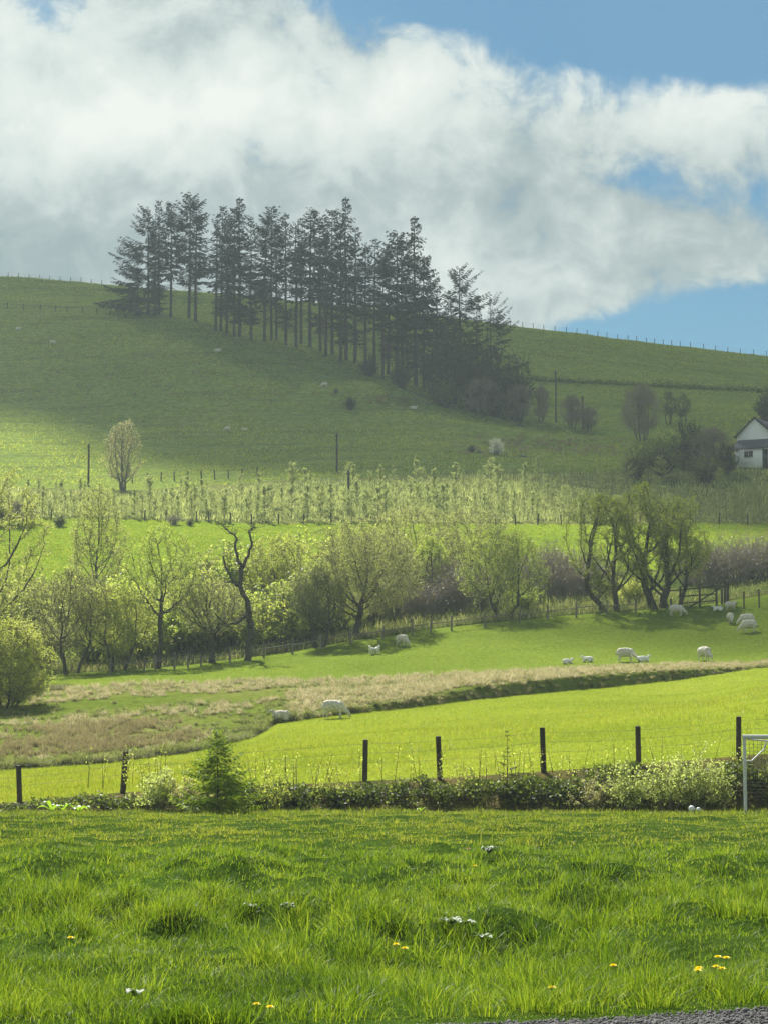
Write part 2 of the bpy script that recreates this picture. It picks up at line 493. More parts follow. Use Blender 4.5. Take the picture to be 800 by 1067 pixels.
K = {n: i for i, n in enumerate(CN)}
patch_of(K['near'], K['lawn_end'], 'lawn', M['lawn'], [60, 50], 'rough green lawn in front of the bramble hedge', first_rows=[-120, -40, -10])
patch_of(K['lawn_end'], K['fence'], 'bank', M['bank'], [6], 'brown earth bank under the bramble hedge')
patch_of(K['fence'], K['field_end'], 'field', M['field'], [40], 'bright yellow green field behind the dark fence posts')
patch_of(K['field_end'], K['marsh_end'], 'marsh', M['marsh'], [3, 30], 'marshy strip of straw coloured tussocks across the fields')
patch_of(K['marsh_end'], K['row'], 'pasture', M['pasture'], [24], 'sloping green pasture where the sheep graze below the trees')
patch_of(K['row'], K['valley'], 'valley_floor', M['valley'], [16], 'scrubby valley floor behind the row of spring trees')
patch_of(K['valley'], K['meadow_end'], 'meadow', M['meadow'], [16], 'vivid green meadow strip below the young plantation')
patch_of(K['meadow_end'], K['plantation_end'], 'plantation_ground', M['plantation'], [14], 'pale rough ground under the young plantation')
patch_of(K['plantation_end'], K['end'], 'hill', M['hill'], [16, 24, 16, 14, 8, 6, 3], 'large smooth green hill rising to the skyline')

# gravel track at the bottom right corner, a few millimetres above the lawn
rs = np.random.RandomState(5)
gx = np.linspace(-.6, 6, 120)
edge = np.interp(gx, [-.6, .5, 1.2, 2.0, 3.0, 6], [13.4, 13.72, 13.95, 14.35, 14.75, 15.1]) + .09 * fbm(gx * 3, gx * 0, 4) * 2
rowsY = np.array([edge * (t) + 5.0 * (1 - t) for t in np.linspace(0, 1, 30)])
V = np.stack([np.broadcast_to(gx, rowsY.shape), rowsY, 0.006 + .012 * vnoise(np.broadcast_to(gx, rowsY.shape) * 4, rowsY * 4)], axis=-1)
nr, nc = rowsY.shape
i = np.arange(nr - 1)[:, None] * nc + np.arange(nc - 1)[None, :]
o = MB().add(V.reshape(-1, 3), np.stack([i, i + 1, i + 1 + nc, i + nc], -1).reshape(-1, 4)).build('track', M['gravel'], smooth=True)
tag(o, 'grey gravel track along the front edge of the lawn', 'track', kind='structure')
mb = MB()
n = 11000
sx = rs.uniform(-.4, 4.2, n); sy = 12.6 + rs.uniform(0, 1, n) ** .8 * (np.interp(sx, gx, edge) + .12 - 12.6)
r_ = rs.uniform(.004, .013, n) * np.where(rs.rand(n) < .04, 1.8, 1)
oct_ = np.array([[1, 0, 0], [-1, 0, 0], [0, 1, 0], [0, -1, 0], [0, 0, 1], [0, 0, -1]], float)
v = oct_[None] * r_[:, None, None] * rs.uniform(.6, 1.3, (n, 6, 1)) + np.stack([sx, sy, .012 + r_ * .3], 1)[:, None, :]
tr = np.array([[0, 2, 4], [2, 1, 4], [1, 3, 4], [3, 0, 4], [2, 0, 5], [1, 2, 5], [3, 1, 5], [0, 3, 5]])
mb.add(v, tris=(tr[None] + (np.arange(n) * 6)[:, None, None]).reshape(-1, 3))
tag(mb.build('gravel', M['stone']), 'loose grey stones scattered on the gravel track', 'gravel', kind='stuff')


# ------------------------------------------------------------------ grass
def blades(mb, base, length, lean, width, rs, segs=3):
    """Curved tapering blades. base (n,3), lean (n,2) = sideways travel of the tip as a share of length."""
    n = len(base)
    az = rs.uniform(0, 2 * np.pi, n)
    w = np.stack([np.cos(az), np.sin(az), np.zeros(n)], 1) * (width * .5)[:, None]
    ts = np.linspace(0, 1, segs + 1)
    pts = []
    for t in ts:
        hor = lean * (t ** 1.8)[None] if np.ndim(t) else lean * t ** 1.8
        drop = np.linalg.norm(lean, axis=1) * t ** 2 * .45
        p = base + np.concatenate([hor * length[:, None], ((t - drop) * length)[:, None]], 1)
        pts.append(p)
    V = []
    for k in range(segs):
        f = 1 - .55 * (k / segs)
        V += [pts[k] - w * f, pts[k] + w * f]
    V.append(pts[segs])
    V = np.stack(V, 1); nv = 2 * segs + 1
    off = (np.arange(n) * nv)[:, None]
    quads = np.concatenate([off + np.array([[2 * k, 2 * k + 1, 2 * k + 3, 2 * k + 2]]) for k in range(segs - 1)]) if segs > 1 else None
    tris = off + np.array([[2 * segs - 2, 2 * segs - 1, 2 * segs]])
    mb.add(V, quads, tris)


def scatter_view(n, y0, y1, rs, margin=1.5, power=1.0):
    """Points between two distances, over the width the camera could see plus a margin."""
    out = []
    need = n
    while need > 0:
        y = y0 + (y1 - y0) * rs.rand(need * 2)
        half = 400.0 / UK * y1 + margin
        x = rs.uniform(-half, half, need * 2)
        ok = np.abs(x) < 400.0 / UK * y + margin
        p = np.stack([x[ok], y[ok]], 1)[:need]
        out.append(p); need -= len(p)
    return np.concatenate(out)[:n]


def on_track(x, y):
    return y < np.interp(x, gx, edge, left=0, right=15.1) + .05


rs = np.random.RandomState(21)
mb = MB()
bands = [  # y0, y1, loose blades, clumps, blades per clump, width, height
    (12.8, 18, 56000, 800, 80, .0050, .115),
    (18, 26, 60000, 1000, 66, .0065, .125),
    (26, 40, 66000, 900, 40, .010, .115),
    (40, 67, 80000, 700, 26, .016, .10)]
for (y0, y1, nl, ncl, per, wd, hh) in bands:
    if y0 == 40:
        tag(mb.build('grass', M['grass']), 'long green grass growing in tufts over the near part of the lawn', 'grass', kind='stuff'); mb = MB()
    p = scatter_view(nl, y0, y1, rs)
    tall = np.clip(.72 + 3.0 * fbm(p[:, 0] / .9, p[:, 1] / 1.3, 31), .5, 2.0)
    tall *= np.where(p[:, 1] > 30, np.interp(p[:, 1], [30, 45], [1, .85]), 1)
    tall *= np.where(p[:, 1] > 62, 1.6, 1)
    verge = np.clip((p[:, 1] - np.interp(p[:, 0], gx, edge, left=13.3, right=15.1)) / 1.3, .22, 1)
    hh *= .84
    L_ = hh * tall * verge * rs.uniform(.6, 1.4, nl)
    lean = rs.normal(0, .5, (nl, 2)) + .9 * np.stack([fbm(p[:, 0] / .8, p[:, 1] / .8, 201), fbm(p[:, 0] / .8, p[:, 1] / .8, 301)], 1)
    keep = ~on_track(p[:, 0], p[:, 1])
    b = np.concatenate([p, (H(p[:, 0], p[:, 1]) - .005)[:, None]], 1)
    blades(mb, b[keep], L_[keep], lean[keep], (wd * rs.uniform(.6, 1.3, nl))[keep], rs)
    c = scatter_view(ncl, y0, y1, rs)
    cl = fbm(c[:, 0] / 2.2, c[:, 1] / 3.0, 77)
    c = c[cl > -.06]
    vg = np.clip((c[:, 1] - np.interp(c[:, 0], gx, edge, left=13.3, right=15.1) - .3) / 1.2, 0, 1)
    c = c[vg > .25]
    nc_ = len(c)
    cr = rs.uniform(.08, .26, nc_); chh = rs.uniform(1.1, 2.7, nc_) * np.where(rs.rand(nc_) < .15, 1.25, 1)
    if y0 >= 26:
        chh *= .8
    off = rs.normal(0, 1, (nc_, per, 2)) * .6
    q = c[:, None, :] + off * cr[:, None, None]
    ln = off * .62 + rs.normal(0, .28, (nc_, per, 2))
    L2 = hh * chh[:, None] * rs.uniform(.6, 1.25, (nc_, per)) * np.exp(-.18 * (off ** 2).sum(-1))
    q = q.reshape(-1, 2); ln = ln.reshape(-1, 2); L2 = L2.ravel()
    keep = ~on_track(q[:, 0], q[:, 1])
    b = np.concatenate([q, (H(q[:, 0], q[:, 1]) - .005)[:, None]], 1)
    blades(mb, b[keep], L2[keep], ln[keep], (wd * 1.15 * rs.uniform(.6, 1.3, len(q)))[keep], rs)
tag(mb.build('grass', M['grass_far']), 'shorter yellowish grass over the far part of the lawn up to the hedge', 'grass', kind='stuff')


def along(k0, k1, n, rs, u0=-120, u1=920, clump=None):
    """Random ground points between two curves."""
    u = rs.uniform(u0, u1, n); t = rs.rand(n)
    Ya, Yb = curve_yz(K[k0], u)[0], curve_yz(K[k1], u)[0]
    y = Ya + (Yb - Ya) * t
    x = (u - 400.0) / UK * y
    return np.stack([x, y, H(x, y)], 1), u, t


rs = np.random.RandomState(33)
mb = MB()
p, u, t = along('fence', 'field_end', 130000, rs)
L_ = .13 * rs.uniform(.5, 1.4, len(p)) * np.clip(1 + 1.2 * fbm(p[:, 0] / 3, p[:, 1] / 5, 8), .4, 1.6)
blades(mb, p, L_, rs.normal(0, .35, (len(p), 2)), .018 * rs.uniform(.6, 1.3, len(p)), rs, 1)
tag(mb.build('field_grass', M['grass_field']), 'bright short grass of the field behind the fence', 'grass', kind='stuff')
mb = MB()
p, u, t = along('marsh_end', 'row', 60000, rs)
L_ = .075 * rs.uniform(.5, 1.4, len(p))
blades(mb, p, L_, rs.normal(0, .4, (len(p), 2)), .028 * rs.uniform(.6, 1.3, len(p)), rs, 1)
tag(mb.build('pasture_grass', M['grass_pasture']), 'cropped grass of the sheep pasture', 'grass', kind='stuff')


mb = MB()
n = 170000
u = rs.uniform(-110, 910, n); y = rs.uniform(300, 525, n); x = (u - 400) / UK * y
L_ = rs.uniform(.18, .42, n) * np.clip(1 + 1.6 * fbm(x / 9, y / 7, 61), .35, 2)
z = H(x, y)
k_ = (fbm(x / 16, z / 1.1, 71) > -.17) & (fbm(x / 11, y / 8, 72) > -.24)
n = int(k_.sum())
blades(mb, np.stack([x, y, z - .03], 1)[k_], L_[k_], rs.normal(0, .4, (n, 2)), rs.uniform(.12, .3, n), rs, 1)
tag(mb.build('hill_grass', M['grass_hill']), 'rough grazed grass covering the big hill', 'grass', kind='stuff')
mb = MB()
n = 70000
u = rs.uniform(-80, 880, n); y = rs.uniform(200, 250, n); x = (u - 400) / UK * y
L_ = rs.uniform(.1, .25, n) * np.clip(1 + 1.6 * fbm(x / 4, y / 4, 62), .35, 2)
blades(mb, np.stack([x, y, H(x, y) - .02], 1), L_, rs.normal(0, .4, (n, 2)), rs.uniform(.05, .12, n), rs, 1)
tag(mb.build('meadow_grass', M['grass_field']), 'vivid grass of the meadow below the plantation', 'grass', kind='stuff')


def tussocks(mb, C, size, per, rs, stiff=0.0, width=.02):
    n = len(C)
    off = rs.normal(0, 1, (n, per, 2))
    az = rs.uniform(0, 2 * np.pi, (n, per))
    mag = rs.uniform(.2, 1.45, (n, per)) * (1 - stiff)
    ln = np.stack([np.cos(az), np.sin(az)], -1) * mag[..., None]
    b = np.repeat(C[:, None, :], per, 1).copy()
    b[..., :2] += off * (.13 * size)[:, None, None]
    b[..., 2] -= .03
    L_ = size[:, None] * rs.uniform(.55, 1.1, (n, per))
    blades(mb, b.reshape(-1, 3), L_.ravel(), ln.reshape(-1, 2), width * rs.uniform(.6, 1.4, n * per), rs, 2)


rs = np.random.RandomState(41)
p, u, t = along('field_end', 'marsh_end', 5000, rs)
nz = fbm(p[:, 0] / 5, p[:, 1] / 3.5, 51)
# brown rushes on the lower left, straw along the upper edge and the ditch, green between
ub = 190 + 240 * fbm(p[:, 0] / 3, p[:, 1] / 3, 88)
red = (u < ub) & (t > .10) & (t < .40) & (fbm(p[:, 0] / 6, p[:, 1] / 6, 2) > -.17)
pale = ~red & ((t > .72) | ((u > 300) & (t < .6)) | (nz > .12)) & (rs.rand(len(p)) < .95)
green = ~red & ~pale & (nz > -.10)
mb = MB(); c = p[pale]; tussocks(mb, c, rs.uniform(.3, .62, len(c)) * np.interp(u[pale], [520, 780], [1, .4]), 64, rs, -.4)
tag(mb.build('tussock_grass', M['straw']), 'pale straw coloured tussock grass across the marsh', 'grass', kind='stuff')
extra, ux, tx = along('field_end', 'marsh_end', 2600, rs, -100, 215)
extra = extra[(tx > .12) & (tx < .42) & (fbm(extra[:, 0] / 5, extra[:, 1] / 5, 2) > -.06) & (ux < 170 + 240 * fbm(extra[:, 0] / 3, extra[:, 1] / 3, 88))]
mb = MB(); c = np.concatenate([p[red], extra]); tussocks(mb, c, rs.uniform(.3, .6, len(c)), 56, rs, .3, .018)
tag(mb.build('rushes', M['rush']), 'reddish brown band of dead rushes at the left of the marsh', 'rushes', kind='stuff')
mb = MB(); c = p[green]; tussocks(mb, c, rs.uniform(.25, .5, len(c)), 44, rs, -.2)
pe, ue, te = along('field_end', 'ditch_top', 420, rs, -100, 800)
pe = pe[(ue < 270) | (rs.rand(len(ue)) < np.interp(ue, [270, 420], [.8, .5]))]
tussocks(mb, pe, rs.uniform(.45, .85, len(pe)) * np.interp(400 + UK * pe[:, 0] / pe[:, 1], [300, 430], [1, .5]), 90, rs, -.3)
tag(mb.build('green_rushes', M['rush_green']), 'rounded green tussocks along the lower edge of the marsh', 'rushes', kind='stuff')


mb = MB()
cs = []
for (u0, v0, du, dv, n) in [(565, 464, 60, 8, 150), (500, 470, 26, 5, 30), (620, 470, 40, 6, 60), (410, 418, 26, 6, 40), (300, 395, 110, 24, 45), (130, 400, 120, 40, 40)]:
    for k in range(n):
        cs.append(tuple(G(u0 + rs.normal(0, du * .6), v0 + rs.normal(0, dv * .6))))
cs = np.array(cs)
tussocks(mb, cs, rs.uniform(.4, .95, len(cs)), 40, rs, 0, .05)
tag(mb.build('rough_tufts', M['rush']), 'rough brown tufts scattered on the lower hill', 'rough grass', kind='stuff')
hh_ = thing('hill_hedge', 'low dark hedge line across the right side of the hill', 'hedge', tuple(G(690, 404)))
c0 = np.array(G(690, 404)); P_ = []
for u in np.arange(548, 830, .6):
    v = np.interp(u, [548, 600, 700, 800, 830], [396, 399, 404, 409, 411]); g_ = np.array(G(u, v))
    for k in range(9):
        P_.append(g_ - c0 + np.array([rs.normal(0, .3), rs.normal(0, .5), abs(rs.normal(0, .45)) * (1 + 1.2 * float(fbm(np.array([u / 9.]), np.array([1.]), 3)[0]))]))
mb = MB(); leaves(mb, np.array(P_), .34, rs, 0, .8); mb.build('foliage', M['leaf_dull'], hh_)

# ------------------------------------------------------------------ trees
def colonise(att, nodes, D, kill, rs, trop=.22, maxit=130, jitter=.12):
    """Grow branches towards a cloud of points; returns node positions and parents."""
    P = [np.array(p, float) for p in nodes]; par = [i - 1 for i in range(len(P))]
    att = np.asarray(att, float)
    near = np.full(len(att), 1e9); who = np.zeros(len(att), int)
    start = 0
    kids = {}
    for it in range(maxit):
        new = np.array(P[start:])
        d = np.linalg.norm(att[:, None, :] - new[None], axis=2)
        j = d.argmin(1); dm = d[np.arange(len(att)), j]
        up = dm < near
        near[up] = dm[up]; who[up] = j[up] + start
        alive = near > kill
        att, near, who = att[alive], near[alive], who[alive]
        if len(att) == 0:
            break
        start = len(P)
        for w in np.unique(who):
            if kids.get(w, 0) >= 3:
                continue
            dv = att[who == w] - P[w]
            dv = (dv / np.linalg.norm(dv, axis=1, keepdims=True)).mean(0)
            dv = dv / max(np.linalg.norm(dv), 1e-6) + rs.normal(0, jitter, 3) + np.array([0, 0, trop])
            q = P[w] + dv / np.linalg.norm(dv) * D
            P.append(q); par.append(w); kids[w] = kids.get(w, 0) + 1
        if len(P) == start or len(P) > 3500:
            break
    return np.array(P), np.array(par)


def crown_points(n, hw, z0, z1, rs, clump=.5, shape='round', lopsided=0.0):
    out = []
    tot = 0
    sd = rs.randint(999)
    while tot < n:
        p = rs.uniform(-1, 1, (n * 3, 3))
        if shape == 'round':
            k = (p ** 2).sum(1) < 1
        elif shape == 'dome':
            k = (p[:, 0] ** 2 + p[:, 1] ** 2 + np.where(p[:, 2] > -.35, ((p[:, 2] + .35) / 1.35) ** 2, ((p[:, 2] + .35) / .65) ** 2 * .9)) < 1
        else:   # tall oval, narrower at the top
            k = (p[:, 0] ** 2 + p[:, 1] ** 2) < (1 - np.abs(p[:, 2] + .25) ** 1.7 * .7) * .8
        rr = np.sqrt((p ** 2).sum(1))
        p = p[k & (rs.rand(len(p)) < .35 + .65 * rr)]
        p[:, 0] += lopsided * (p[:, 2] * .5 + .5)
        q = p * np.array([hw, hw, (z1 - z0) / 2]) + np.array([0, 0, (z0 + z1) / 2])
        s = max(hw * .42, .3)
        q = q[vnoise(q[:, 0] / s + 50, q[:, 1] / s + 50, q[:, 2] / s + 50, sd) > clump * .8]
        out.append(q); tot += len(q)
    return np.concatenate(out)[:n]


def broadleaf(h, hw, seed, fork=.3, base=.28, natt=420, leaf_n=3600, leaf=.10, twig_n=2, twig_l=.5, rad=.17, bark='bark', twig='twig_olive', lf='leaf_fresh',
              shape='round', clump=.5, stems=1, lean=0.0, lopsided=0.0, spread=.6, droop=0.0):
    """Meshes of a broadleaved tree in spring: (trunk with limbs, crown of twigs and leaves)."""
    rs = np.random.RandomState(seed)
    D = max(h * .030, .06)
    att = crown_points(int(natt * 1.8), hw, h * base, h, rs, clump, shape, lopsided)
    tbs, cr = [], MB()
    allP, allR = [], []
    for s in range(stems):
        tb = MB(); tbs.append(tb)
        az = s / stems * 2 * math.pi + rs.uniform(-.5, .5)
        bx = (spread * hw * .25 * math.cos(az), spread * hw * .25 * math.sin(az)) if stems > 1 else (0, 0)
        mine = att if stems == 1 else att[((att[:, :2] - np.array([math.cos(az), math.sin(az)]) * hw * .5) ** 2).sum(1).argsort()[:int(len(att) * 1.5 / stems)]]
        k = max(2, int(h * fork / D))
        wob = np.cumsum(rs.normal(0, .16, (k + 1, 2)), 0) * D
        wob -= wob[0]
        tt = np.arange(k + 1) / k
        lx = lean * h * fork * tt ** 1.3 + (spread * hw * .35 * math.cos(az) * tt if stems > 1 else 0)
        ly = (spread * hw * .35 * math.sin(az) * tt if stems > 1 else 0 * tt)
        nodes = np.stack([bx[0] + wob[:, 0] + lx, bx[1] + wob[:, 1] + ly, -.15 + (h * fork + .15) * tt], 1)
        P, par = colonise(mine, nodes, D, D * 1.7, rs)
        n = len(P)
        r = np.zeros(n); nch = np.zeros(n, int)
        e = 1.95
        acc = np.zeros(n)
        for i in range(n - 1, -1, -1):
            r[i] = (acc[i] if acc[i] > 0 else 1.0) ** (1 / e)
            if par[i] >= 0:
                acc[par[i]] += r[i] ** e; nch[par[i]] += 1
        r = r / r[0] * rad / (stems ** .5)
        r = np.maximum(r, .007)
        idx = np.arange(1, n); pa = par[idx]
        thick = r[idx] > max(.022, rad * .16)
        flare = np.where((P[pa][:, 2] < h * .05), 1.35, 1.0)
        tubes(tb, P[pa][thick], P[idx][thick], (r[pa] * flare)[thick] * .98, r[idx][thick], 7)
        tubes(cr, P[pa][~thick], P[idx][~thick], np.minimum(r[pa], r[idx] * 1.4)[~thick], r[idx][~thick], 3, 0)
        tips = idx[(r[idx] < rad * .17) | (nch[idx] == 0)]
        tips = tips[P[tips][:, 2] > h * base * .6]
        allP.append(P[tips]); allR.append(P[tips] - P[par[tips]])
    T = np.concatenate(allP); Dr = np.concatenate(allR)
    Dr = Dr / np.linalg.norm(Dr, axis=1, keepdims=True)
    rep = np.repeat(np.arange(len(T)), twig_n)
    d = Dr[rep] * .6 + rand_dirs(len(rep), rs) * .8 + np.array([0, 0, .25 - droop])
    d /= np.linalg.norm(d, axis=1, keepdims=True)
    L = twig_l * rs.uniform(.4, 1.2, len(rep))[:, None]
    a = T[rep]; b = a + d * L
    if droop:
        b[:, 2] -= droop * twig_l
    tubes(cr, a, b, .010, .004, 3, 0)
    rp2 = np.repeat(np.arange(len(a)), 2)
    a2 = a[rp2] + (b - a)[rp2] * rs.uniform(.2, 1, (len(rp2), 1))
    d2 = d[rp2] * .6 + rand_dirs(len(rp2), rs) + np.array([0, 0, .15 - droop]); d2 /= np.linalg.norm(d2, axis=1, keepdims=True)
    b2 = a2 + d2 * twig_l * .6 * rs.uniform(.4, 1.2, (len(rp2), 1))
    tubes(cr, a2[::2], b2[::2], .0045, .003, 3, 0)
    a, b, rep = a2, b2, rp2
    if leaf_n:
        leaf_n = int(leaf_n * 4.2); leaf = leaf * 1.02
        pick = rs.randint(0, len(rep), leaf_n)
        t = rs.uniform(.15, 1.05, (leaf_n, 1))
        C = a[pick] + (b - a)[pick] * t + rs.normal(0, leaf * .55, (leaf_n, 3))
        leaves(cr, C, leaf, rs, 1)
    return [t_.mesh('trunk', M[bark]) for t_ in tbs if t_.n], cr.mesh('crown', [M[twig], M[lf]])


def plant_tree(name, label, cat, loc, meshes, rz=0, group=None):
    t = thing(name, label, cat, loc, rz, group)
    for me in (meshes[0] if isinstance(meshes[0], list) else [meshes[0]]):
        child('trunk', me, t)
    child('crown', meshes[1], t)
    return t


YG = np.arange(430, 600, .5)


def SKYLINE(u):
    """The point of the hill that makes the skyline on this bearing."""
    x = (u - 400.0) / UK * YG
    z = H(x, YG); i = int(np.argmax((z - EYE) / YG))
    return Vector((x[i], YG[i], float(z[i])))


def hpx(loc, v0, v1):
    return (v0 - v1) / F * loc.y


# name, label, base (u,v) or (u, None, distance), top v, half width px, settings
ROW_GROUP = 'spring trees in the valley row'
ROW = [
    ('willow_tree', 'dense yellow green willow at the left edge beside the marsh', (4, 738), 648, 52, dict(lf='leaf_yellow', leaf_n=9000, leaf=.085, base=.05, fork=.1, stems=5, natt=700, clump=.42, shape='dome')),
    ('willow_tree', 'tall yellow leaved tree leaning in from the left edge above the willow', (-28, None, 152), 484, 74, dict(twig_n=4, lf='leaf_olive', leaf_n=6500, leaf=.11, base=.22, natt=620, clump=.55, lopsided=.25, rad=.25)),
    ('alder_tree', 'grey green feathery tree standing alone behind the row, below the left pole', (102, None, 196), 500, 36, dict(lf='leaf_olive', leaf_n=6000, leaf=.10, base=.12, fork=.2, shape='oval', clump=.42, natt=700, twig_n=3)),
    ('alder_tree', 'grey twiggy round tree beside the left willow', (72, 702), 592, 48, dict(lf='leaf_olive', leaf_n=3200, leaf=.08, base=.22, stems=3, clump=.42, natt=600, twig_n=3)),
    ('hazel_tree', 'bright yellow green tree between the grey twiggy tree and the bare fork', (122, 699), 610, 44, dict(lf='leaf_yellow', leaf_n=5200, leaf=.11, base=.2, stems=3, clump=.48, natt=480)),
    ('ash_tree', 'slim straight tree with thin fan of twigs left of the dead tree', (166, 697), 547, 48, dict(shape='dome', lf='leaf_fresh', leaf_n=4600, leaf=.09, base=.36, fork=.42, clump=.46, natt=620, bark='bark', twig_n=3)),
    ('alder_tree', 'low brown twiggy tree with an ivy dark trunk beside the dead tree', (221, 691), 602, 44, dict(lf='leaf_olive', leaf_n=2400, leaf=.085, base=.3, fork=.25, rad=.24, clump=.42, natt=520, twig_n=3)),
    ('hazel_tree', 'pale yellow green tree behind and right of the dead tree', (292, None, 180), 556, 42, dict(lf='leaf_yellow', leaf_n=5600, leaf=.10, base=.12, stems=3, clump=.45, natt=560)),
    ('hawthorn_tree', 'small dark round tree left of the large willow', (333, 675), 592, 34, dict(lf='leaf_dull', leaf_n=2800, leaf=.09, base=.24, stems=2, clump=.45, natt=460, spread=.4)),
    ('willow_tree', 'large spreading olive willow with a curved dark trunk at the middle', (369, 664), 540, 74, dict(lf='leaf_olive', leaf_n=11500, leaf=.08, base=.22, fork=.3, rad=.24, clump=.40, natt=900, lean=.12, twig_n=4, twig_l=.7, droop=.3, shape='dome')),
    ('willow_tree', 'brownish olive willow behind the large curved willow', (432, None, 190), 526, 60, dict(lf='leaf_olive', leaf_n=7600, leaf=.085, base=.15, clump=.40, natt=640, twig_n=3, twig='twig_olive', shape='dome')),
    ('willow_tree', 'brownish bushy willow behind the pale green hazel', (488, None, 194), 528, 54, dict(lf='leaf_olive', leaf_n=5600, leaf=.085, base=.15, clump=.42, natt=560, twig_n=3, twig='twig_olive', shape='dome')),
    ('hazel_tree', 'small pale green leafy tree above the purple scrub', (450, None, 182), 558, 22, dict(lf='leaf_fresh', leaf_n=2400, leaf=.11, base=.2, shape='oval', clump=.45, natt=260)),
    ('hawthorn_tree', 'rounded yellow green tree right of the purple scrub', (524, 644), 551, 50, dict(lf='leaf_fresh', leaf_n=5600, leaf=.09, base=.15, fork=.15, stems=3, clump=.5, natt=620, spread=.5, shape='dome')),
    ('hawthorn_tree', 'dark limbed tree leaning left beside the tall right tree', (636, 637), 514, 46, dict(lf='leaf_mid', leaf_n=4300, leaf=.11, base=.14, fork=.2, stems=2, lean=-.45, lopsided=-.2, clump=.62, natt=420, rad=.3, shape='round', spread=.5, twig_l=.4)),
    ('hawthorn_tree', 'tallest dark limbed tree by the timber pen, crown open to the meadow', (686, 634), 501, 52, dict(lf='leaf_mid', leaf_n=5400, leaf=.11, base=.14, fork=.16, stems=2, clump=.62, natt=560, rad=.42, spread=.4, shape='round', twig_l=.4)),
    ('hawthorn_tree', 'smaller leaning tree touching the timber pen rails', (708, 632), 545, 30, dict(lf='leaf_mid', leaf_n=2600, leaf=.10, base=.3, fork=.25, lean=.3, lopsided=.3, clump=.5, natt=320, rad=.15)),
]
for i, (nm, lb, b, vt, hwp, kw) in enumerate(ROW):
    loc = G(b[0], b[1]) if b[1] is not None else AT(b[0], b[2])
    if b[1] is not None:
        h = hpx(loc, b[1], vt)
    else:
        h = EYE + ray(b[0], vt)[1] * loc.y - loc.z
    plant_tree(nm, lb, 'tree', loc, broadleaf(h, hwp / F * loc.y, 100 + i, **kw), 0, ROW_GROUP)

# dead twisted tree
rs = np.random.RandomState(3)
loc = G(257, 689)
s = loc.y / F
t = thing('dead_tree', 'bare twisted dead tree with a sinuous pale trunk in the row', 'tree', loc, 0, ROW_GROUP)


def limb(mb, pts, r0, r1, k=7, jit=.05):
    P = np.array([((x - 257) * s, y_, (689 - z) * s) for x, y_, z in pts])
    tt = np.linspace(0, len(P) - 1, len(P) * 3)
    Q = np.stack([np.interp(tt, range(len(P)), P[:, c]) for c in range(3)], 1)
    Q[1:-1] += rs.normal(0, jit, (len(Q) - 2, 3))
    poly_tube(mb, Q, np.linspace(r0, r1, len(Q)), k)
    return Q


tb, tw = MB(), MB()
limb(tb, [(257, 0, 692), (262, 0, 660), (259, .1, 640), (258, .1, 628), (250, 0, 610), (252, .1, 595), (248, .2, 585)], .26, .12)
limb(tb, [(258, .1, 640), (245, -.3, 651), (236, -.4, 651), (225, -.5, 641)], .12, .04)
limb(tb, [(250, 0, 612), (240, -.3, 602), (234, -.4, 590), (233, -.5, 580)], .12, .04)
Qa = limb(tb, [(250, 0, 597), (258, .2, 580), (262, .3, 565), (258, .5, 552), (265, .5, 548)], .13, .03)
Qb = limb(tb, [(249, 0, 588), (244, .3, 572), (246, .2, 560), (238, .2, 553), (230, .3, 546)], .11, .03)
for Q in (Qa, Qb):
    for q in Q[3:]:
        for _ in range(3):
            d = rand_dirs(1, rs)[0]; d[2] = abs(d[2]) * .6
            poly_tube(tw, [q, q + d * .5, q + d * .9 + np.array([0, 0, .2])], [.022, .014, .006], 4)
child('trunk', tb.mesh('trunk', M['bark'], True), t); child('crown', tw.mesh('crown', M['twig_dark']), t)


def bush(h, w, seed, stems=40, twigs=7, leaf_n=1500, leaf=.07, twig='twig_olive', lf='leaf_fresh', up=.6, r=.012, tl=.3):
    """A many stemmed shrub: (stems, foliage)."""
    rs = np.random.RandomState(seed)
    st, fo = MB(), MB()
    A, B = [], []
    for s_ in range(stems):
        az = rs.uniform(0, 2 * math.pi); out = rs.uniform(0, 1) ** .6
        top = h * rs.uniform(.55, 1.05) * (1 - .45 * out ** 2)
        tt = np.linspace(0, 1, 5)
        b = np.array([math.cos(az), math.sin(az)]) * w * out
        P = np.stack([b[0] * (.25 + .75 * tt ** 1.3), b[1] * (.25 + .75 * tt ** 1.3), top * tt ** (1 - .3 * up)], 1)
        P[1:] += rs.normal(0, .04 * h, (4, 3)) * np.array([1, 1, .4])
        P[0, 2] = -.05
        poly_tube(st, P, np.linspace(r * 1.5, r * .4, 5), 4)
        for k in range(twigs):
            f = rs.uniform(.25, 1) * 3.99; i0 = int(f)
            a = P[i0] + (P[i0 + 1] - P[i0]) * (f - i0)
            d = (P[i0 + 1] - P[i0]); d = d / np.linalg.norm(d) * up + rand_dirs(1, rs)[0] * .8
            A.append(a); B.append(a + d / np.linalg.norm(d) * tl * h * rs.uniform(.3, 1))
    A, B = np.array(A), np.array(B)
    tubes(fo, A, B, r * .5, r * .22, 3, 0)
    if leaf_n:
        pick = rs.randint(0, len(A), leaf_n)
        C = A[pick] + (B - A)[pick] * rs.uniform(.1, 1.05, (leaf_n, 1)) + rs.normal(0, leaf * .5, (leaf_n, 3))
        C[:, 2] = np.maximum(C[:, 2], .02)
        leaves(fo, C, leaf, rs, 1)
    return st.mesh('stems', M[twig]), fo.mesh('foliage', [M[twig], M[lf]])


def plant_bush(name, label, cat, loc, meshes, rz=0, group=None, scale=(1, 1, 1)):
    t = thing(name, label, cat, loc, rz, group); t.scale = scale
    child('stems', meshes[0], t); child('foliage', meshes[1], t)
    return t


